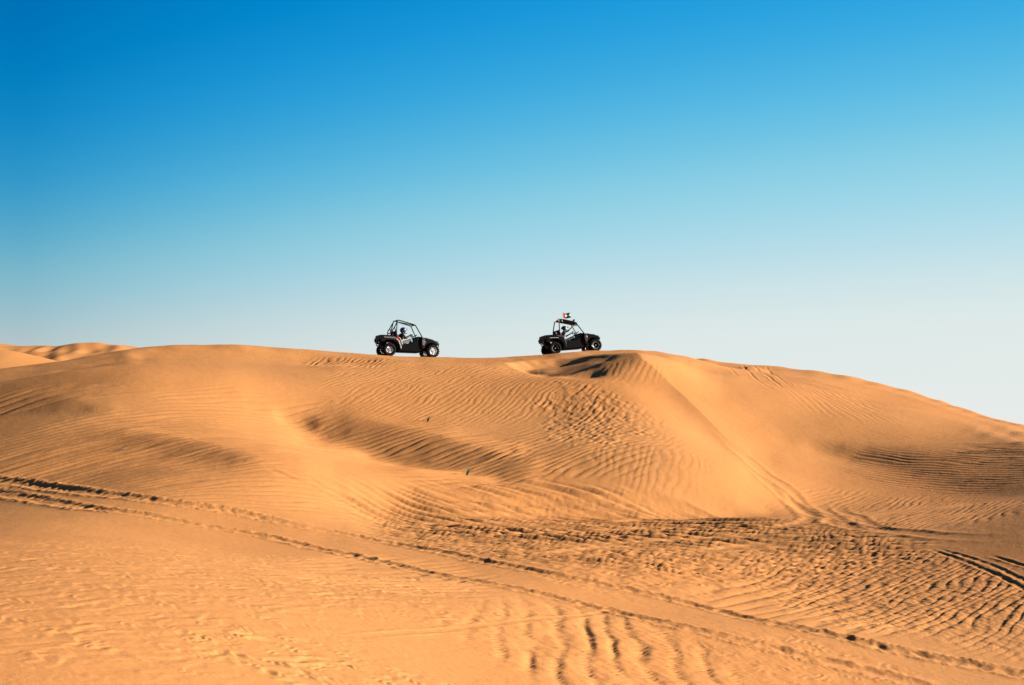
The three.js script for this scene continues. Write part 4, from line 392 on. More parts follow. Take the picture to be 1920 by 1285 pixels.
{ // smooth orange dune behind the left shoulder of the ridge
  setting('sand_dune', gridMesh(120, 80, (i, j) => {
    const X = -95 + i * 0.75, D = 112 + j * 0.75, line = [[-95, 11], [-75, 10.2], [-60, 8.9], [-52, 8.1], [-46, 6.8], [-40, 5.2], [-34, 3.2], [-26, 0.6], [-14, -3], [0, -6]];
    let k = 1; while (k < line.length - 1 && line[k][0] < X) k++; const t = clamp((X - line[k - 1][0]) / (line[k][0] - line[k - 1][0]), 0, 1);
    const top = line[k - 1][1] * (1 - t) + line[k][1] * t, off = Math.abs(D - 134) / 22;
    return [X, EYE + (top + 6) * (1 - smooth(0, 1.05, off)) - 6 + 0.15 * noise(X * 0.1, D * 0.1), -D];
  }), 'smooth bright orange dune rising behind the left end of the ridge', 'sand dune');
  // the far dune field
  const crest = [[-330, 22], [-260, 24], [-200, 26.5], [-178, 27.2], [-168, 27.6], [-161, 27.4], [-152, 26.3], [-146, 26.5], [-141, 26.3], [-133, 27.4], [-128, 27.5], [-124, 26.6], [-121, 26.7], [-112, 25.3], [-104, 24], [-80, 19], [-40, 10], [0, 2], [60, -4]];
  setting('distant_dunes', gridMesh(300, 150, (i, j) => {
    const X = -330 + i * 1.3, D = 290 + j * 1.3; let k = 1; while (k < crest.length - 1 && crest[k][0] < X) k++; const t = clamp((X - crest[k - 1][0]) / (crest[k][0] - crest[k - 1][0]), 0, 1);
    const top = crest[k - 1][1] * (1 - t) + crest[k][1] * t, f = D < 400 ? smooth(290, 400, D) : 1 - smooth(405, 484, D);
    const lump = (1 - smooth(380, 400, D)) * smooth(290, 315, D), q = noise(X * 0.03, D * 0.02) * 6;
    const ridge = 1 - Math.abs(noise((X + q) * 0.075 + 1.3, D * 0.03 + 5)) * 1.8, small = 1 - Math.abs(noise((X + q) * 0.16 + 3, D * 0.07)) * 1.6;
    return [X, EYE - 6 + (top + 6) * f ** 0.8 + lump * (0.95 * ridge + 0.6 * small - 1.3) - 0.5 * f, -D];
  }), 'hazy hummocky dunes on the far left skyline', 'sand dunes');
}

// ---------------------------------------------------------------- materials of the cars and their drivers
function dull(color, roughness) { const m = new THREE.MeshPhysicalMaterial({ roughness, specularIntensity: 0.12 }); m.color.setRGB(...color); return m; }
function cloth(color) { const m = new THREE.MeshPhysicalMaterial({ roughness: 0.95, transmission: 0.4, thickness: 0, side: THREE.DoubleSide, specularIntensity: 0.2 }); m.color.setRGB(...color); return m; }
const M = {
  black: dull([0.002063, 0.001833, 0.001833], 0.5), plastic: dull([0.006, 0.005, 0.005], 0.5), tube: dull([0.001833, 0.001833, 0.002063], 0.4),
  tyre: dull([0.0065, 0.0055, 0.0047], 0.9), silver: standard([0.36, 0.35, 0.34], 0.35, { metalness: 0.7 }), steel: standard([0.1375, 0.1329, 0.1283], 0.45, { metalness: 0.8 }),
  grey: standard([0.085, 0.07, 0.064], 0.4), tan: standard([0.24, 0.2, 0.15], 0.45), darkRed: standard([0.06, 0.003, 0.006], 0.4), red: standard([0.3, 0.01, 0.01], 0.35),
  amber: standard([0.3667, 0.1833, 0.03667], 0.25), lens: standard([0.3437, 0.3437, 0.33], 0.15), seat: dull([0.0055, 0.005042, 0.0055], 0.8), seatRed: dull([0.02292, 0.003667, 0.004583], 0.75), white: standard([0.2292, 0.2245, 0.2108], 0.8),
  flagRed: cloth([0.42, 0.01, 0.015]), flagGreen: cloth([0.0, 0.13, 0.05]), flagWhite: cloth([0.3437, 0.3437, 0.3313]), flagBlack: cloth([0.00375, 0.00375, 0.00375]),
  decal: standard([0.2521, 0.2429, 0.2292], 0.6), dusty: standard([0.1558, 0.09165, 0.04583], 0.95),
};
const V = (x, y, z) => new THREE.Vector3(x, y, z);
function pipe(points, radius, closed = false, sides = 8) { return new THREE.TubeGeometry(new THREE.CatmullRomCurve3(points.map((p) => V(...p)), closed, 'catmullrom', 0.12), Math.max(6, points.length * 7), radius, sides, closed); }
function rod(a, b, r0, r1 = r0, sides = 8) { const A = V(...a), B = V(...b), g = new THREE.CylinderGeometry(r1, r0, A.distanceTo(B), sides); g.applyQuaternion(new THREE.Quaternion().setFromUnitVectors(V(0, 1, 0), B.clone().sub(A).normalize())); const c = A.add(B).multiplyScalar(0.5); return g.translate(c.x, c.y, c.z); }
function slab(points, depth, z, bevel = 0.015) {       // a side profile (x forward, y up), rounded at the edges, with its middle plane at z
  const s = new THREE.Shape(points.map(([x, y]) => new THREE.Vector2(x, y)));
  const g = new THREE.ExtrudeGeometry(s, { depth: Math.max(0.002, depth - 2 * bevel), bevelEnabled: true, bevelThickness: bevel, bevelSize: bevel * 0.8, bevelSegments: 2, curveSegments: 8 });
  return g.translate(0, 0, z - Math.max(0.002, depth - 2 * bevel) / 2);
}
function rbox(w, h, d, x, y, z, r = 0.02, rz = 0) { const g = new RoundedBoxGeometry(w, h, d, 2, r); g.rotateZ(rz); return g.translate(x, y, z); }

const WR = 0.318, WB = 2.15, AX = [0, WB], TR = 0.6;     // wheel radius, wheelbase, where the axles are, half track
function tyreGeometry(width) {
  const p = [], w = width / 2; for (const [r, x] of [[0.165, -w * 0.8], [0.19, -w], [0.25, -w * 1.06], [0.285, -w], [0.302, -w * 0.8], [0.307, 0], [0.302, w * 0.8], [0.285, w], [0.25, w * 1.06], [0.19, w], [0.165, w * 0.8]]) p.push(new THREE.Vector2(r, x));
  const parts = [new THREE.LatheGeometry(p, 36).rotateX(Math.PI / 2)];
  for (let k = 0; k < 18; k++) for (const s of [-1, 1]) { const g = new THREE.BoxGeometry(0.05, 0.03, w * 0.9); g.rotateY(s * 0.45); g.translate(0, 0.304, s * w * 0.5); g.rotateZ((k + (s > 0 ? 0.5 : 0)) / 18 * Math.PI * 2); parts.push(g); }
  return merge(parts);
}
function rimGeometry(kind) {
  const parts = [], barrel = new THREE.LatheGeometry([[0.172, -0.09], [0.166, -0.09], [0.158, 0], [0.16, 0.075], [0.178, 0.085], [0.18, 0.098], [0.166, 0.1], [0.152, 0.08], [0.145, 0], [0.16, -0.09]].map(([r, x]) => new THREE.Vector2(r, x)), 32).rotateX(Math.PI / 2);
  parts.push(barrel);
  if (kind === 'spoked') {
    for (let k = 0; k < 8; k++) { const g = slab([[0.03, -0.02], [0.11, -0.024], [0.16, -0.042], [0.16, 0.042], [0.11, 0.024], [0.03, 0.02]], 0.03, 0.07, 0.006); g.rotateZ(k / 8 * Math.PI * 2); parts.push(g); }
    parts.push(new THREE.CylinderGeometry(0.05, 0.058, 0.05, 20).rotateX(Math.PI / 2).translate(0, 0, 0.075));
  }
  return merge(parts);
}
const TYRE = { front: tyreGeometry(0.21), rear: tyreGeometry(0.25) }, RIM = { spoked: rimGeometry('spoked'), ring: rimGeometry('ring') };
const HUB = new THREE.CylinderGeometry(0.026, 0.036, 0.05, 16).rotateX(Math.PI / 2).translate(0, 0, 0.075);
const RIM_DISC = merge([new THREE.CylinderGeometry(0.155, 0.155, 0.02, 28).rotateX(Math.PI / 2).translate(0, 0, 0.03), ...[0, 1, 2, 3, 4, 5].map((k) => { const g = slab([[0.03, -0.018], [0.15, -0.03], [0.15, 0.03], [0.03, 0.018]], 0.024, 0.052, 0.005); g.rotateZ(k * Math.PI / 3); return g; })]);

function buggy(o) {                                    // o: paint and fittings
  const car = new THREE.Group(); car.name = 'dune_buggy'; scene.add(car);
  for (const [k, x] of AX.entries()) for (const s of [1, -1]) {
    const w = new THREE.Group(); w.name = 'wheel'; w.position.set(x, WR, s * TR); if (s < 0) w.rotation.y = Math.PI; if (k === 1) w.rotation.y += o.steer || 0; car.add(w);
    mesh('tyre', k ? TYRE.front : TYRE.rear, M.tyre, w);
    mesh('rim', RIM[o.rim], M.silver, w);
    if (o.rim === 'ring') { mesh('rim_centre', RIM_DISC, M.black, w); mesh('hub_cap', HUB, M.silver, w); }
    const cx = x + (k ? -0.16 : 0.2);
    mesh('suspension_arm', merge([rod([x, 0.33, s * 0.5], [cx, 0.3, s * 0.2], 0.018), rod([x, 0.27, s * 0.5], [cx + (k ? -0.1 : 0.12), 0.3, s * 0.2], 0.018)]), M.tube, car);
    const sp = []; for (let i = 0; i <= 60; i++) { const t = i / 60, a = t * Math.PI * 14; sp.push([x + (k ? -0.05 : 0.09) * t + 0.036 * Math.cos(a), 0.36 + 0.34 * t, s * (0.47 - 0.15 * t) + 0.036 * Math.sin(a)]); }
    mesh('shock_absorber', merge([pipe(sp, 0.007, false, 5), rod([x, 0.34, s * 0.47], [x + (k ? -0.05 : 0.09), 0.74, s * 0.32], 0.02)]), k ? M.steel : M.tan, car);
  }
  mesh('chassis', merge([slab([[-0.2, 0.42], [-0.16, 0.34], [0.3, 0.3], [0.5, 0.25], [1.55, 0.25], [1.72, 0.3], [2.3, 0.44], [2.36, 0.56], [1.7, 0.52], [0.45, 0.5], [-0.22, 0.56]], 0.66, 0, 0.03), slab([[0.42, 0.255], [1.6, 0.255], [1.62, 0.31], [0.44, 0.32]], 1.18, 0, 0.02)]), M.plastic, car);
  for (const s of [1, -1]) mesh('side_panel', slab([[0.44, 0.28], [1.52, 0.28], [1.66, 0.46], [1.6, 0.72], [1.38, 0.8], [1.16, 0.64], [0.72, 0.62], [0.52, 0.74], [0.42, 0.7]], 0.05, s * 0.6, 0.018), o.door, car);
  for (const s of [1, -1]) {
    const f = mesh('rear_fender', slab([[-0.42, 0.8], [-0.36, 0.93], [-0.2, 0.97], [0.18, 0.96], [0.4, 0.92], [0.52, 0.8], [0.6, 0.5], [0.56, 0.36], [0.5, 0.36], [0.47, 0.52], [0.36, 0.7], [0.16, 0.79], [-0.16, 0.8], [-0.31, 0.72], [-0.38, 0.7]], 0.3, s * 0.53, 0.03), o.fender, car);
    if (o.stripe) { mesh('fender_stripe', slab([[0.36, 0.86], [0.47, 0.76], [0.58, 0.4], [0.545, 0.38], [0.5, 0.56], [0.41, 0.75], [0.3, 0.83]], 0.02, s * 0.682, 0.006), M.tan, f); mesh('fender_stripe', slab([[0.5, 0.9], [0.57, 0.78], [0.645, 0.6], [0.62, 0.58], [0.54, 0.74], [0.46, 0.88]], 0.02, s * 0.665, 0.006), M.tan, f); mesh('fender_panel', slab([[-0.3, 0.93], [0.2, 0.93], [0.36, 0.88], [0.3, 0.85], [-0.28, 0.88]], 0.02, s * 0.682, 0.006), M.grey, f); mesh('fender_trim', slab([[0.36, 0.97], [0.46, 0.93], [0.52, 0.84], [0.44, 0.86], [0.34, 0.93]], 0.02, s * 0.683, 0.006), M.red, f); }
    else { mesh('fender_trim', slab([[0.12, 0.98], [0.42, 0.94], [0.46, 0.86], [0.2, 0.9]], 0.02, s * 0.682, 0.006), M.darkRed, f); mesh('fender_decal', slab([[-0.24, 0.87], [0.22, 0.85], [0.22, 0.828], [-0.24, 0.848]], 0.012, s * 0.684, 0.003), M.decal, f); mesh('fender_decal', slab([[-0.3, 0.665 + 0.04], [-0.06, 0.7], [-0.06, 0.67], [-0.3, 0.675]], 0.012, s * 0.5, 0.003), M.white, f); }
    const ff = mesh('front_fender', slab([[1.56, 0.66], [1.6, 0.86], [1.78, 0.9], [2.1, 0.86], [2.32, 0.76], [2.42, 0.64], [2.36, 0.6], [2.24, 0.68], [2.06, 0.73], [1.88, 0.7], [1.74, 0.58], [1.7, 0.44], [1.62, 0.44]], 0.27, s * 0.53, 0.03), o.fender, car);
    mesh('fender_trim', slab([[1.6, 0.84], [1.72, 0.86], [1.76, 0.72], [1.7, 0.56], [1.63, 0.6]], 0.02, s * 0.668, 0.006), o.stripe ? M.grey : M.darkRed, ff);
    const hl = mesh('headlight', rbox(0.1, 0.07, 0.16, 2.37, 0.76, s * 0.38, 0.025, -0.4), o.stripe ? M.amber : M.lens, car);
    mesh('headlight_rim', rbox(0.1, 0.095, 0.19, 2.345, 0.755, s * 0.38, 0.025, -0.4), M.black, hl);
    mesh('tail_light', rbox(0.07, 0.1, 0.14, -0.38, 0.87, s * 0.53, 0.02, 0.2), M.red, car);
    const st = new THREE.Group(); st.name = 'seat'; st.position.set(0.5, 0.5, s * 0.27); car.add(st);
    mesh('cushion', rbox(0.5, 0.14, 0.46, 0.22, 0.02, 0, 0.05, 0.14), M.seat, st);
    mesh('backrest', rbox(0.14, 0.56, 0.46, -0.06, 0.3, 0, 0.05, 0.22), o.stripe ? M.seat : M.seatRed, st);
    mesh('headrest', rbox(0.1, 0.17, 0.28, -0.15, 0.64, 0, 0.04, 0.22), M.seat, st);
  }
  mesh('hood', slab([[1.55, 0.86], [1.62, 0.955], [1.9, 0.93], [2.2, 0.86], [2.38, 0.74], [2.38, 0.6], [2.2, 0.56], [1.6, 0.6]], 0.78, 0, 0.04), o.hood, car);
  if (o.stripe) { mesh('hood_panel', slab([[1.72, 0.975], [2.0, 0.935], [2.24, 0.865], [2.24, 0.85], [1.72, 0.955]], 0.5, 0, 0.006), M.grey, car); for (const s of [1, -1]) mesh('hood_trim', slab([[1.66, 0.93], [1.95, 0.92], [2.2, 0.85], [2.2, 0.82], [1.95, 0.88], [1.66, 0.89]], 0.02, s * 0.4, 0.005), M.tan, car); }
  if (!o.stripe) mesh('hood_stripe', slab([[1.98, 0.925], [2.24, 0.86], [2.25, 0.845], [1.98, 0.91]], 0.7, 0, 0.006), M.darkRed, car);
  mesh('dashboard', slab([[1.36, 0.74], [1.38, 0.9], [1.48, 0.98], [1.64, 0.96], [1.66, 0.6], [1.5, 0.6]], 1.0, 0, 0.03), M.plastic, car);
  mesh('cargo_bed', merge([slab([[-0.42, 0.8], [-0.42, 0.9], [-0.34, 0.92], [0.3, 0.92], [0.3, 0.72], [-0.32, 0.72]], 0.76, 0, 0.02), rbox(0.05, 0.16, 1.0, -0.39, 0.94, 0, 0.02), rbox(0.5, 0.07, 0.05, -0.12, 0.99, 0.44, 0.02), rbox(0.5, 0.07, 0.05, -0.12, 0.99, -0.44, 0.02)]), M.plastic, car);
  mesh('rear_bumper', merge([pipe([[-0.3, 0.48, -0.36], [-0.38, 0.54, -0.36], [-0.46, 0.78, -0.36], [-0.36, 0.88, -0.36]], 0.02), pipe([[-0.3, 0.48, 0.36], [-0.38, 0.54, 0.36], [-0.46, 0.78, 0.36], [-0.36, 0.88, 0.36]], 0.02), rod([-0.45, 0.74, -0.46], [-0.45, 0.74, 0.46], 0.024), rod([-0.38, 0.54, -0.36], [-0.38, 0.54, 0.36], 0.02), rbox(0.24, 0.2, 0.5, -0.2, 0.6, 0, 0.04)]), M.tube, car);
  mesh('front_bumper', merge([pipe([[2.3, 0.46, -0.3], [2.5, 0.5, -0.32], [2.54, 0.7, -0.32], [2.44, 0.84, -0.28]], 0.02), pipe([[2.3, 0.46, 0.3], [2.5, 0.5, 0.32], [2.54, 0.7, 0.32], [2.44, 0.84, 0.28]], 0.02), rod([2.53, 0.66, -0.34], [2.53, 0.66, 0.34], 0.02), rod([2.5, 0.5, -0.34], [2.5, 0.5, 0.34], 0.02)]), o.stripe ? M.tube : M.steel, car);
  mesh('exhaust', rod([-0.2, 0.62, -0.14], [-0.44, 0.64, -0.14], 0.05), M.steel, car);
  // roll cage
  const R = 0.026, cage = [], T = o.top;
  for (const s of [1, -1]) {
    cage.push(pipe([[1.66, 0.9, s * 0.53], [1.64, 0.97, s * 0.52], [1.33, T - 0.23, s * 0.4], [1.26, T - 0.19, s * 0.385], [0.62, T - 0.03, s * 0.37], [0.48, T, s * 0.36], [0.44, T - 0.03, s * 0.38], [0.4, T - 0.24, s * 0.44], [0.36, 1.18, s * 0.54], [0.38, 0.9, s * 0.58]], R));
    if (o.stripe) {
    cage.push(pipe([[0.4, T - 0.12, s * 0.41], [0.29, 1.42, s * 0.43], [0.19, 1.26, s * 0.44], [0.17, 1.14, s * 0.44], [0.2, 0.96, s * 0.44]], R * 0.9));
    cage.push(rod([0.28, 1.42, s * 0.43], [0.37, 1.08, s * 0.54], R * 0.8)); }
  }
  for (const [x, y, w] of [[0.47, T - 0.005, 0.37], [1.3, T - 0.21, 0.39], [0.37, 1.22, 0.53], [0.18, 1.14, o.stripe ? 0.44 : 0], [1.63, 0.975, 0.52]]) if (w) cage.push(rod([x, y, -w], [x, y, w], R));
  cage.push(rod([0.47, T - 0.01, -0.3], [1.3, T - 0.215, 0.3], R * 0.7));
  mesh('roll_cage', merge(cage), M.tube, car);
  // steering wheel in front of the near seat
  const sw = new THREE.Group(); sw.name = 'steering_wheel'; sw.position.set(1.2, 0.97, 0.27); sw.rotation.z = 0.45; car.add(sw);
  mesh('wheel_rim', merge([new THREE.TorusGeometry(0.16, 0.016, 8, 28).rotateY(Math.PI / 2), rod([0, -0.15, 0], [0.02, 0, 0], 0.012), rod([0, 0.08, 0.13], [0.02, 0, 0], 0.012), rod([0, 0.08, -0.13], [0.02, 0, 0], 0.012)]), M.black, sw);
  mesh('column', rod([0.02, 0, 0], [0.28, 0, 0], 0.022), M.black, sw);
  return car;
}
function settle(car, xRear, dRear, turn) {               // put it on the sand by its wheels: place of the near rear wheel, and heading
  const c = Math.cos(turn), s = Math.sin(turn), at = (x, z) => [xRear + x * c + (z - TR) * s, -dRear - x * s + (z - TR) * c];
  const g = (x, z) => { const [a, b] = at(x, z); let t = 0; for (const q of [-0.1, 0, 0.1]) t += ground(a + q, b); return t / 3; };
  const rl = g(0, -TR), rr = g(0, TR), fl = g(WB, -TR), fr = g(WB, TR);
  const pitch = Math.atan2((fl + fr - rl - rr) / 2, WB), roll = Math.atan2((rl + fl - rr - fr) / 2, 2 * TR);
  const [ox, oz] = at(0, 0);
  car.position.set(ox, (rl + rr) / 2 - 0.035, oz);
  car.rotation.set(0, 0, 0); car.rotateY(turn); car.rotateX(roll); car.rotateZ(pitch);
}
const carA = buggy({ rim: 'spoked', fender: M.plastic, hood: M.plastic, door: M.black, stripe: true, top: 1.76, steer: 0.1 });
carA.userData = { label: 'open dune buggy with silver spoked wheels, tan fender stripes and a bare roll cage', category: 'dune buggy', group: 'dune buggies on the ridge' };
settle(carA, -5.85, 60.9, 0.35);
const carB = buggy({ rim: 'ring', fender: M.black, hood: M.black, door: M.black, stripe: false, top: 1.72 });
carB.name = 'dune_buggy_001';
carB.userData = { label: 'black and dark red dune buggy with a roof panel and two small flags', category: 'dune buggy', group: 'dune buggies on the ridge' };
settle(carB, 2.17, 63.9, 0.28);
{ // roof, lamp and flags of the second car
  const T = 1.72;
  mesh('roof', slab([[0.5, T + 0.005], [0.54, T + 0.05], [0.7, T + 0.035], [1.2, T - 0.1], [1.38, T - 0.19], [1.34, T - 0.235], [1.16, T - 0.18], [0.66, T - 0.02]], 0.72, 0, 0.02), M.black, carB);
  mesh('roof_lamp', merge([rbox(0.1, 0.07, 0.14, 1.27, T - 0.03, 0.22, 0.025), rod([1.27, T - 0.12, 0.22], [1.27, T - 0.04, 0.22], 0.014)]), M.black, carB);
  mesh('mirror', merge([rbox(0.16, 0.07, 0.03, 1.3, T - 0.3, 0.42, 0.012), rod([1.31, T - 0.28, 0.39], [1.3, T - 0.3, 0.42], 0.012)]), M.darkRed, carB);
  const panel = (w, h, x0, x1, y0, y1, sag) => {          // a panel of the flag between shares of its length and height
    const n = 10, m = 5, g = new THREE.PlaneGeometry(1, 1, n, m), p = g.attributes.position;
    for (let i = 0; i < p.count; i++) { const u = x0 + (p.getX(i) + 0.5) * (x1 - x0), v = y0 + (p.getY(i) + 0.5) * (y1 - y0); p.setXYZ(i, u * w * (1 - sag * 0.25), (v - 1) * h - sag * u * w * 0.7 - 0.02 * Math.sin(u * 5), 0.05 * u * Math.sin(u * 9 + v * 0.8) + 0.03 * u); }
    g.computeVertexNormals(); return g;
  };
  const flag = (base, tip, w, h, sag, turn) => {
    const pole = new THREE.Group(); pole.name = 'flag_pole'; carB.add(pole);
    mesh('pole', rod(base, tip, 0.008, 0.006, 6), M.steel, pole);
    for (const [name, m, a] of [['flag_hoist_band', M.flagRed, [0, 0.26, 0, 1]], ['flag_top_band', M.flagGreen, [0.26, 1, 0.667, 1]], ['flag_middle_band', M.flagWhite, [0.26, 1, 0.333, 0.667]], ['flag_bottom_band', M.flagBlack, [0.26, 1, 0, 0.333]]]) { const f = mesh(name, panel(w, h, ...a, sag), m, pole); f.position.set(tip[0], tip[1] - 0.01, tip[2]); f.rotation.y = turn; f.rotation.z = -0.03; }
  };
  flag([0.72, T + 0.0, -0.1], [0.84, T + 0.42, -0.1], 0.46, 0.27, 0.05, 0.35);
  flag([0.42, T - 0.14, 0.4], [0.36, T + 0.15, 0.4], 0.3, 0.2, 0.5, 0.2);
}

// ---------------------------------------------------------------- people: one skin over a jointed skeleton
function skin(bones, cell, k) {                          // bones: [a, b, radius a, radius b]; smooth union, marching cubes
  const lo = V(1e9, 1e9, 1e9), hi = V(-1e9, -1e9, -1e9);
  for (const [a, b, ra, rb] of bones) { const r = Math.max(ra, rb) + k + cell * 2; for (const p of [a, b]) { lo.min(V(p[0] - r, p[1] - r, p[2] - r)); hi.max(V(p[0] + r, p[1] + r, p[2] + r)); } }
  const size = Math.max(hi.x - lo.x, hi.y - lo.y, hi.z - lo.z), n = Math.ceil(size / cell), mc = new MarchingCubes(n, new THREE.MeshStandardMaterial(), false, false, 90000);
  mc.isolation = 0; const half = n / 2, c = lo.clone().add(hi).multiplyScalar(0.5), step = size / n;
  for (let z = 0; z < n; z++) for (let y = 0; y < n; y++) for (let x = 0; x < n; x++) {
    const px = c.x + (x - half) * step, py = c.y + (y - half) * step, pz = c.z + (z - half) * step; let d = 1e3;
    for (const [a, b, ra, rb] of bones) {
      const ex = b[0] - a[0], ey = b[1] - a[1], ez = b[2] - a[2], wx = px - a[0], wy = py - a[1], wz = pz - a[2], t = clamp((wx * ex + wy * ey + wz * ez) / (ex * ex + ey * ey + ez * ez + 1e-9), 0, 1);
      const q = Math.hypot(wx - ex * t, wy - ey * t, wz - ez * t) - (ra + (rb - ra) * t), h = clamp(0.5 + 0.5 * (d - q) / k, 0, 1);
      d = d + (q - d) * h - k * h * (1 - h);
    }
    mc.field[x + y * n + z * n * n] = -d;
  }
  mc.update();
  const pos = new Float32Array(mc.count * 3), nor = new Float32Array(mc.count * 3);
  for (let i = 0; i < mc.count; i++) { for (let a = 0; a < 3; a++) { pos[i * 3 + a] = mc.positionArray[i * 3 + a] * step * half + c.getComponent(a); nor[i * 3 + a] = mc.normalArray[i * 3 + a]; } }
  const g = new THREE.BufferGeometry(); g.setAttribute('position', new THREE.BufferAttribute(pos, 3)); g.setAttribute('normal', new THREE.BufferAttribute(nor, 3)); g.setAttribute('uv', new THREE.BufferAttribute(new Float32Array(mc.count * 2), 2)); return g;
}
function hand(wrist, grip, out) {                        // fingers close round the bar at grip; out points from the bar to the back of the hand
  const W = V(...wrist), G = V(...grip), O = V(...out).normalize(), F = G.clone().sub(W).normalize(), S = F.clone().cross(O).normalize(), b = [];
  const P = (f, o, s) => { const p = G.clone().addScaledVector(F, f).addScaledVector(O, o).addScaledVector(S, s); return [p.x, p.y, p.z]; };
  b.push([wrist, P(-0.045, 0.012, 0), 0.026, 0.03]); b.push([P(-0.05, 0.012, -0.025), P(-0.02, 0.026, -0.03), 0.017, 0.014]); b.push([P(-0.05, 0.012, 0.025), P(-0.02, 0.026, 0.03), 0.017, 0.014]); b.push([P(-0.05, 0.014, 0), P(-0.015, 0.028, 0), 0.02, 0.016]);
  [[-0.033, 0.9], [-0.011, 1.05], [0.011, 1], [0.033, 0.8]].forEach(([s, l]) => { b.push([P(-0.015, 0.028, s), P(0.02 * l, 0.02, s * 1.05), 0.0095, 0.009]); b.push([P(0.02 * l, 0.02, s * 1.05), P(0.024 * l, -0.012, s * 1.05), 0.009, 0.0085]); b.push([P(0.024 * l, -0.012, s * 1.05), P(0.0, -0.026 * l, s), 0.0085, 0.008]); });
  b.push([P(-0.06, 0.0, -0.03), P(-0.03, -0.018, -0.045), 0.013, 0.011]); b.push([P(-0.03, -0.018, -0.045), P(0.004, -0.03, -0.03), 0.011, 0.009]);
  return b;
}
function person(car, o) {
  const z = 0.27, hip = [0.6, 0.64, z], waist = [0.585, 0.8, z], chest = [0.6 + o.lean * 0.5, 0.98, z], neck = [0.62 + o.lean, 1.12, z], head = [0.655 + o.lean, 1.26, z];
  const sR = [neck[0] - 0.01, 1.075, z + 0.17], sL = [neck[0] - 0.01, 1.075, z - 0.17];
  const bones = [[hip, waist, 0.13, 0.118], [waist, chest, 0.118, 0.138], [[hip[0], hip[1], z - 0.08], [hip[0], hip[1], z + 0.08], 0.115, 0.115], [[chest[0], chest[1] + 0.02, z - 0.08], [chest[0], chest[1] + 0.02, z + 0.08], 0.1, 0.1], [[chest[0], chest[1] + 0.06, z], neck, 0.08, 0.055], [sL, sR, 0.066, 0.066], [neck, [head[0], head[1] - 0.04, z], 0.052, 0.055]];
  for (const s of [1, -1]) { const k = [1.1, 0.82, z + s * 0.13], a = [1.36, 0.44, z + s * 0.12]; bones.push([[hip[0] + 0.03, hip[1], z + s * 0.09], k, 0.09, 0.062], [k, a, 0.06, 0.042], [a, [1.52, 0.42, z + s * 0.13], 0.042, 0.03]); }
  const fine = [];
  for (const [s, e, w, g, out] of [[sR, ...o.right], [sL, ...o.left]]) { bones.push([s, e, 0.052, 0.042], [e, w, 0.04, 0.028]); fine.push(...hand(w, g, out)); }
  const body = skin(bones, 0.014, 0.035), hands = [skin(fine.slice(0, fine.length / 2), 0.0045, 0.006), skin(fine.slice(fine.length / 2), 0.0045, 0.006)];
  const H = ([x, y, zz]) => [head[0] + x, head[1] + y, z + zz];
  const hd = skin([[H([0, 0.03, 0]), H([-0.02, 0.035, 0]), 0.092, 0.09], [H([0.03, -0.06, 0]), H([0.04, -0.085, 0]), 0.055, 0.045], [H([0.06, 0.005, -0.02]), H([0.06, 0.005, 0.02]), 0.045, 0.045], [H([0.092, 0.01, 0]), H([0.118, -0.03, 0]), 0.011, 0.015], [H([0.09, -0.062, -0.018]), H([0.09, -0.062, 0.018]), 0.011, 0.011], [H([-0.005, -0.005, 0.09]), H([-0.005, -0.035, 0.088]), 0.016, 0.011], [H([-0.005, -0.005, -0.09]), H([-0.005, -0.035, -0.088]), 0.016, 0.011], [H([0.075, 0.03, -0.045]), H([0.075, 0.03, 0.045]), 0.02, 0.02]], 0.006, 0.02);
  const g = merge([body, ...hands, hd]), p = g.attributes.position, c = new Float32Array(p.count * 3), nb = body.attributes.position.count, nh = hands[0].attributes.position.count + hands[1].attributes.position.count;
  for (let i = 0; i < p.count; i++) {
    const x = p.getX(i), y = p.getY(i), zz = p.getZ(i); let k;
    if (i >= nb + nh) k = Math.hypot(x - H([0.1, 0, 0])[0], y - H([0, 0.022, 0])[1]) < 0.02 && Math.abs(Math.abs(zz - z) - 0.03) < 0.014 ? [0.03, 0.02, 0.015] : o.skin;
    else if (i >= nb) k = o.gloves || o.skin;
    else if (y > 1.14) k = o.skin;
    else if (x > 1.28 && y < 0.53) k = [0.03, 0.025, 0.02];
    else if (y < 0.76 || (x > 0.76 && y < 0.9 && Math.abs(zz - z) < 0.2)) k = o.trousers;
    else if (x > o.sleeve) k = o.gloves && x > 1.0 ? o.gloves : o.skin;
    else k = o.shirt;
    c.set(k, i * 3);
  }
  g.setAttribute('color', new THREE.BufferAttribute(c, 3));
  const m = standard([1, 1, 1], 0.8, { vertexColors: true }), root = mesh(o.name, g, m, scene);
  root.position.copy(car.position); root.quaternion.copy(car.quaternion);
  root.userData = { label: o.label, category: 'person', group: 'people in the buggies' };
  // headgear
  const dome = new THREE.SphereGeometry(0.142, 28, 18, 0, Math.PI * 2, 0, o.helmet === 'full' ? Math.PI * 0.72 : Math.PI * 0.5); dome.scale(1.1, 1, 0.92); dome.rotateZ(o.helmet === 'full' ? 0.42 : 0.12); dome.translate(head[0] - 0.005, head[1] + 0.03, z);
  const hm = mesh('helmet', dome, standard(o.helmetColor, 0.25, { side: THREE.DoubleSide }), root);
  const peak = slab([[0.06, 0.09], [0.2, 0.085], [0.23, 0.07], [0.2, 0.075], [0.08, 0.07]], 0.17, 0, 0.006); peak.translate(head[0], head[1] + 0.01, z); mesh('peak', peak, standard(o.peakColor, 0.35), hm);
  if (o.helmet === 'full') { const chin = new THREE.TorusGeometry(0.12, 0.03, 10, 20, Math.PI).rotateX(Math.PI / 2).rotateY(Math.PI / 2).scale(1.15, 1.2, 0.88); chin.rotateZ(-0.15); chin.translate(head[0] + 0.02, head[1] - 0.075, z); mesh('chin_guard', chin, standard(o.helmetColor, 0.25), hm); }
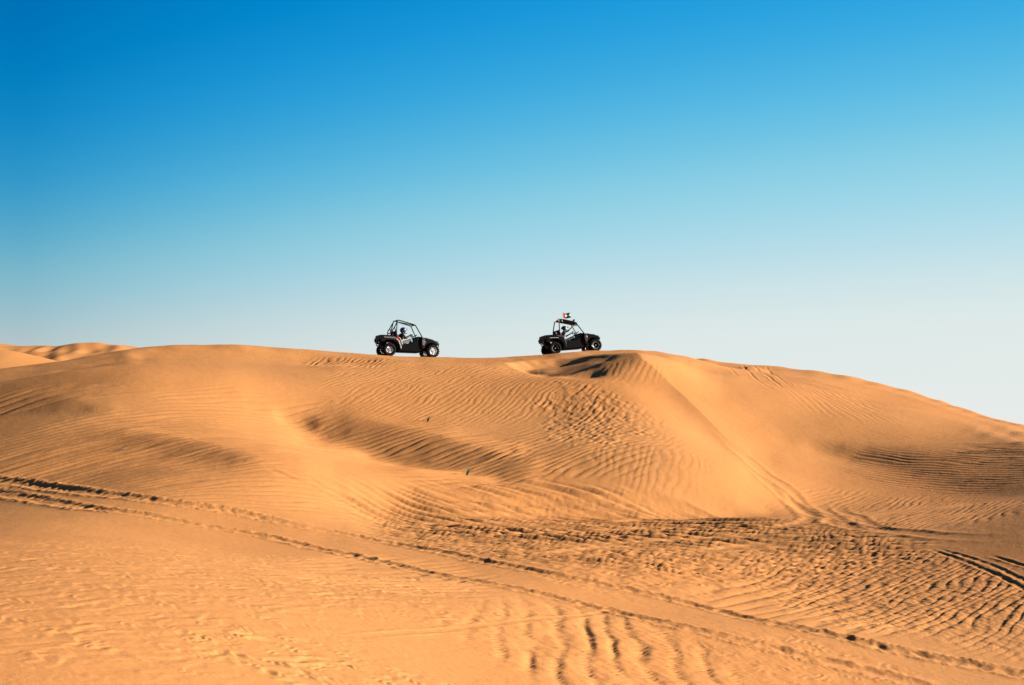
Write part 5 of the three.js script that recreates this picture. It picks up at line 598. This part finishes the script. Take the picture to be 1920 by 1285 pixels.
  const gog = new THREE.TorusGeometry(0.1, 0.022, 8, 20, Math.PI * 0.9).rotateX(Math.PI / 2).rotateY(Math.PI / 2 - 0.16).scale(1.05, 1.1, 0.95); gog.translate(head[0] + 0.012, head[1] + 0.022, z); mesh('goggles', gog, standard([0.02, 0.02, 0.025], 0.15), root);
  return root;
}
person(carA, { name: 'person', label: 'driver in a blue helmet and white trousers gripping the wheel of the open buggy', lean: 0.1, skin: [0.1008, 0.055, 0.03667], shirt: [0.006875, 0.005042, 0.0055], trousers: [0.1238, 0.1183, 0.1072], gloves: [0.02292, 0.02063, 0.01375], sleeve: 0.97, helmet: 'full', helmetColor: [0.00825, 0.009165, 0.04583], peakColor: [0.1375, 0.1558, 0.2108],
  right: [[0.86, 0.9, 0.5], [1.07, 1.02, 0.42], [1.16, 1.06, 0.4], [-0.5, 1, 0]], left: [[0.88, 0.92, 0.06], [1.07, 1.03, 0.13], [1.16, 1.06, 0.15], [-0.5, 1, 0]] });
person(carB, { name: 'person_001', label: 'driver in a pale grey shirt holding the roof bar with a raised arm', lean: 0.04, skin: [0.04125, 0.02063, 0.01375], shirt: [0.085, 0.085, 0.1], trousers: [0.06, 0.055, 0.05], sleeve: 0.74, helmet: 'open', helmetColor: [0.004583, 0.003208, 0.004125], peakColor: [0.004583, 0.003208, 0.004125],
  right: [[0.84, 1.17, 0.5], [1.16, 1.39, 0.42], [1.24, 1.455, 0.41], [0.3, 1, 0]], left: [[0.84, 0.92, 0.06], [1.07, 1.03, 0.13], [1.16, 1.06, 0.15], [-0.5, 1, 0]] });

// ---------------------------------------------------------------- small things on the sand
const leaf = [standard([0.06, 0.065, 0.022], 0.85, { side: THREE.DoubleSide }), standard([0.14, 0.11, 0.045], 0.9, { side: THREE.DoubleSide })];
function tuft(name, X, D, tall, seed, blades, leanX, label) {
  const r = rng(seed), t = new THREE.Group(); t.name = name; scene.add(t); t.position.set(X, ground(X, -D) - 0.01, -D); t.userData = { label, category: 'plant', group: 'grass tufts on the slope' };
  for (let k = 0; k < blades; k++) {
    const a = r() * Math.PI * 2, l = tall * (0.55 + 0.5 * r()), sp = l * (0.25 + 0.5 * r()), lx = leanX * l, n = 6, w = 0.007 + 0.006 * r(), pos = [], idx = [];
    for (let i = 0; i <= n; i++) { const q = i / n, x = 0.03 * Math.cos(a) + Math.cos(a) * sp * q * q + lx * q, y = l * (q - 0.22 * q * q), zz = 0.03 * Math.sin(a) + Math.sin(a) * sp * q * q, ww = w * (1 - q * 0.9); pos.push(x - Math.sin(a) * ww, y, zz + Math.cos(a) * ww, x + Math.sin(a) * ww, y, zz - Math.cos(a) * ww); if (i < n) idx.push(i * 2, i * 2 + 1, i * 2 + 2, i * 2 + 1, i * 2 + 3, i * 2 + 2); }
    const g = new THREE.BufferGeometry(); g.setAttribute('position', new THREE.Float32BufferAttribute(pos, 3)); g.setIndex(idx); g.computeVertexNormals(); mesh('blade', g, leaf[k % 4 === 3 ? 1 : 0], t);
  }
}
tuft('grass_tuft', ...[-1.4, 39.9], 0.42, 3, 34, 0.3, 'taller dark green grass tuft at the foot of the dark hollow');
tuft('grass_tuft_001', ...[-3.07, 46.4], 0.34, 4, 20, 0.35, 'sparse grass tuft above the rim of the dark hollow');
const wood = standard([0.07, 0.042, 0.026], 0.95);
function twig(name, X, D, size, seed, turn, label) {
  const r = rng(seed), g = [], y = ground(X, -D), w = (x, h, d) => [x * size, h * size, d * size];
  g.push(pipe([w(-0.5, 0.02, 0.05), w(-0.2, 0.06, 0), w(0.1, 0.05, -0.06), w(0.32, 0.09, -0.02)], 0.024 * size, false, 6), pipe([w(0.05, 0.05, -0.05), w(0.25, 0.03, 0.12), w(0.5, 0.01, 0.2)], 0.016 * size, false, 6), pipe([w(-0.15, 0.06, 0), w(-0.05, 0.16, 0.1 * r()), w(0.02, 0.24, 0.12)], 0.012 * size, false, 6));
  const m = mesh(name, merge(g), wood, scene); m.position.set(X, y - 0.012, -D); m.rotation.y = turn; m.userData = { label, category: 'twig', group: 'dry twigs lying on the sand' };
}
twig('dry_twig', ...[-11.31, 37.3], 0.55, 5, 0.2, 'dark forked twig lying on the rippled left slope');
twig('dry_twig_001', ...[-2.07, 54], 0.2, 6, 0.5, 'left one of the two tiny twigs below the ridge between the buggies');
twig('dry_twig_002', ...[-1.8, 54], 0.16, 7, -0.3, 'right one of the two tiny twigs below the ridge between the buggies');

renderer.render(scene, camera);
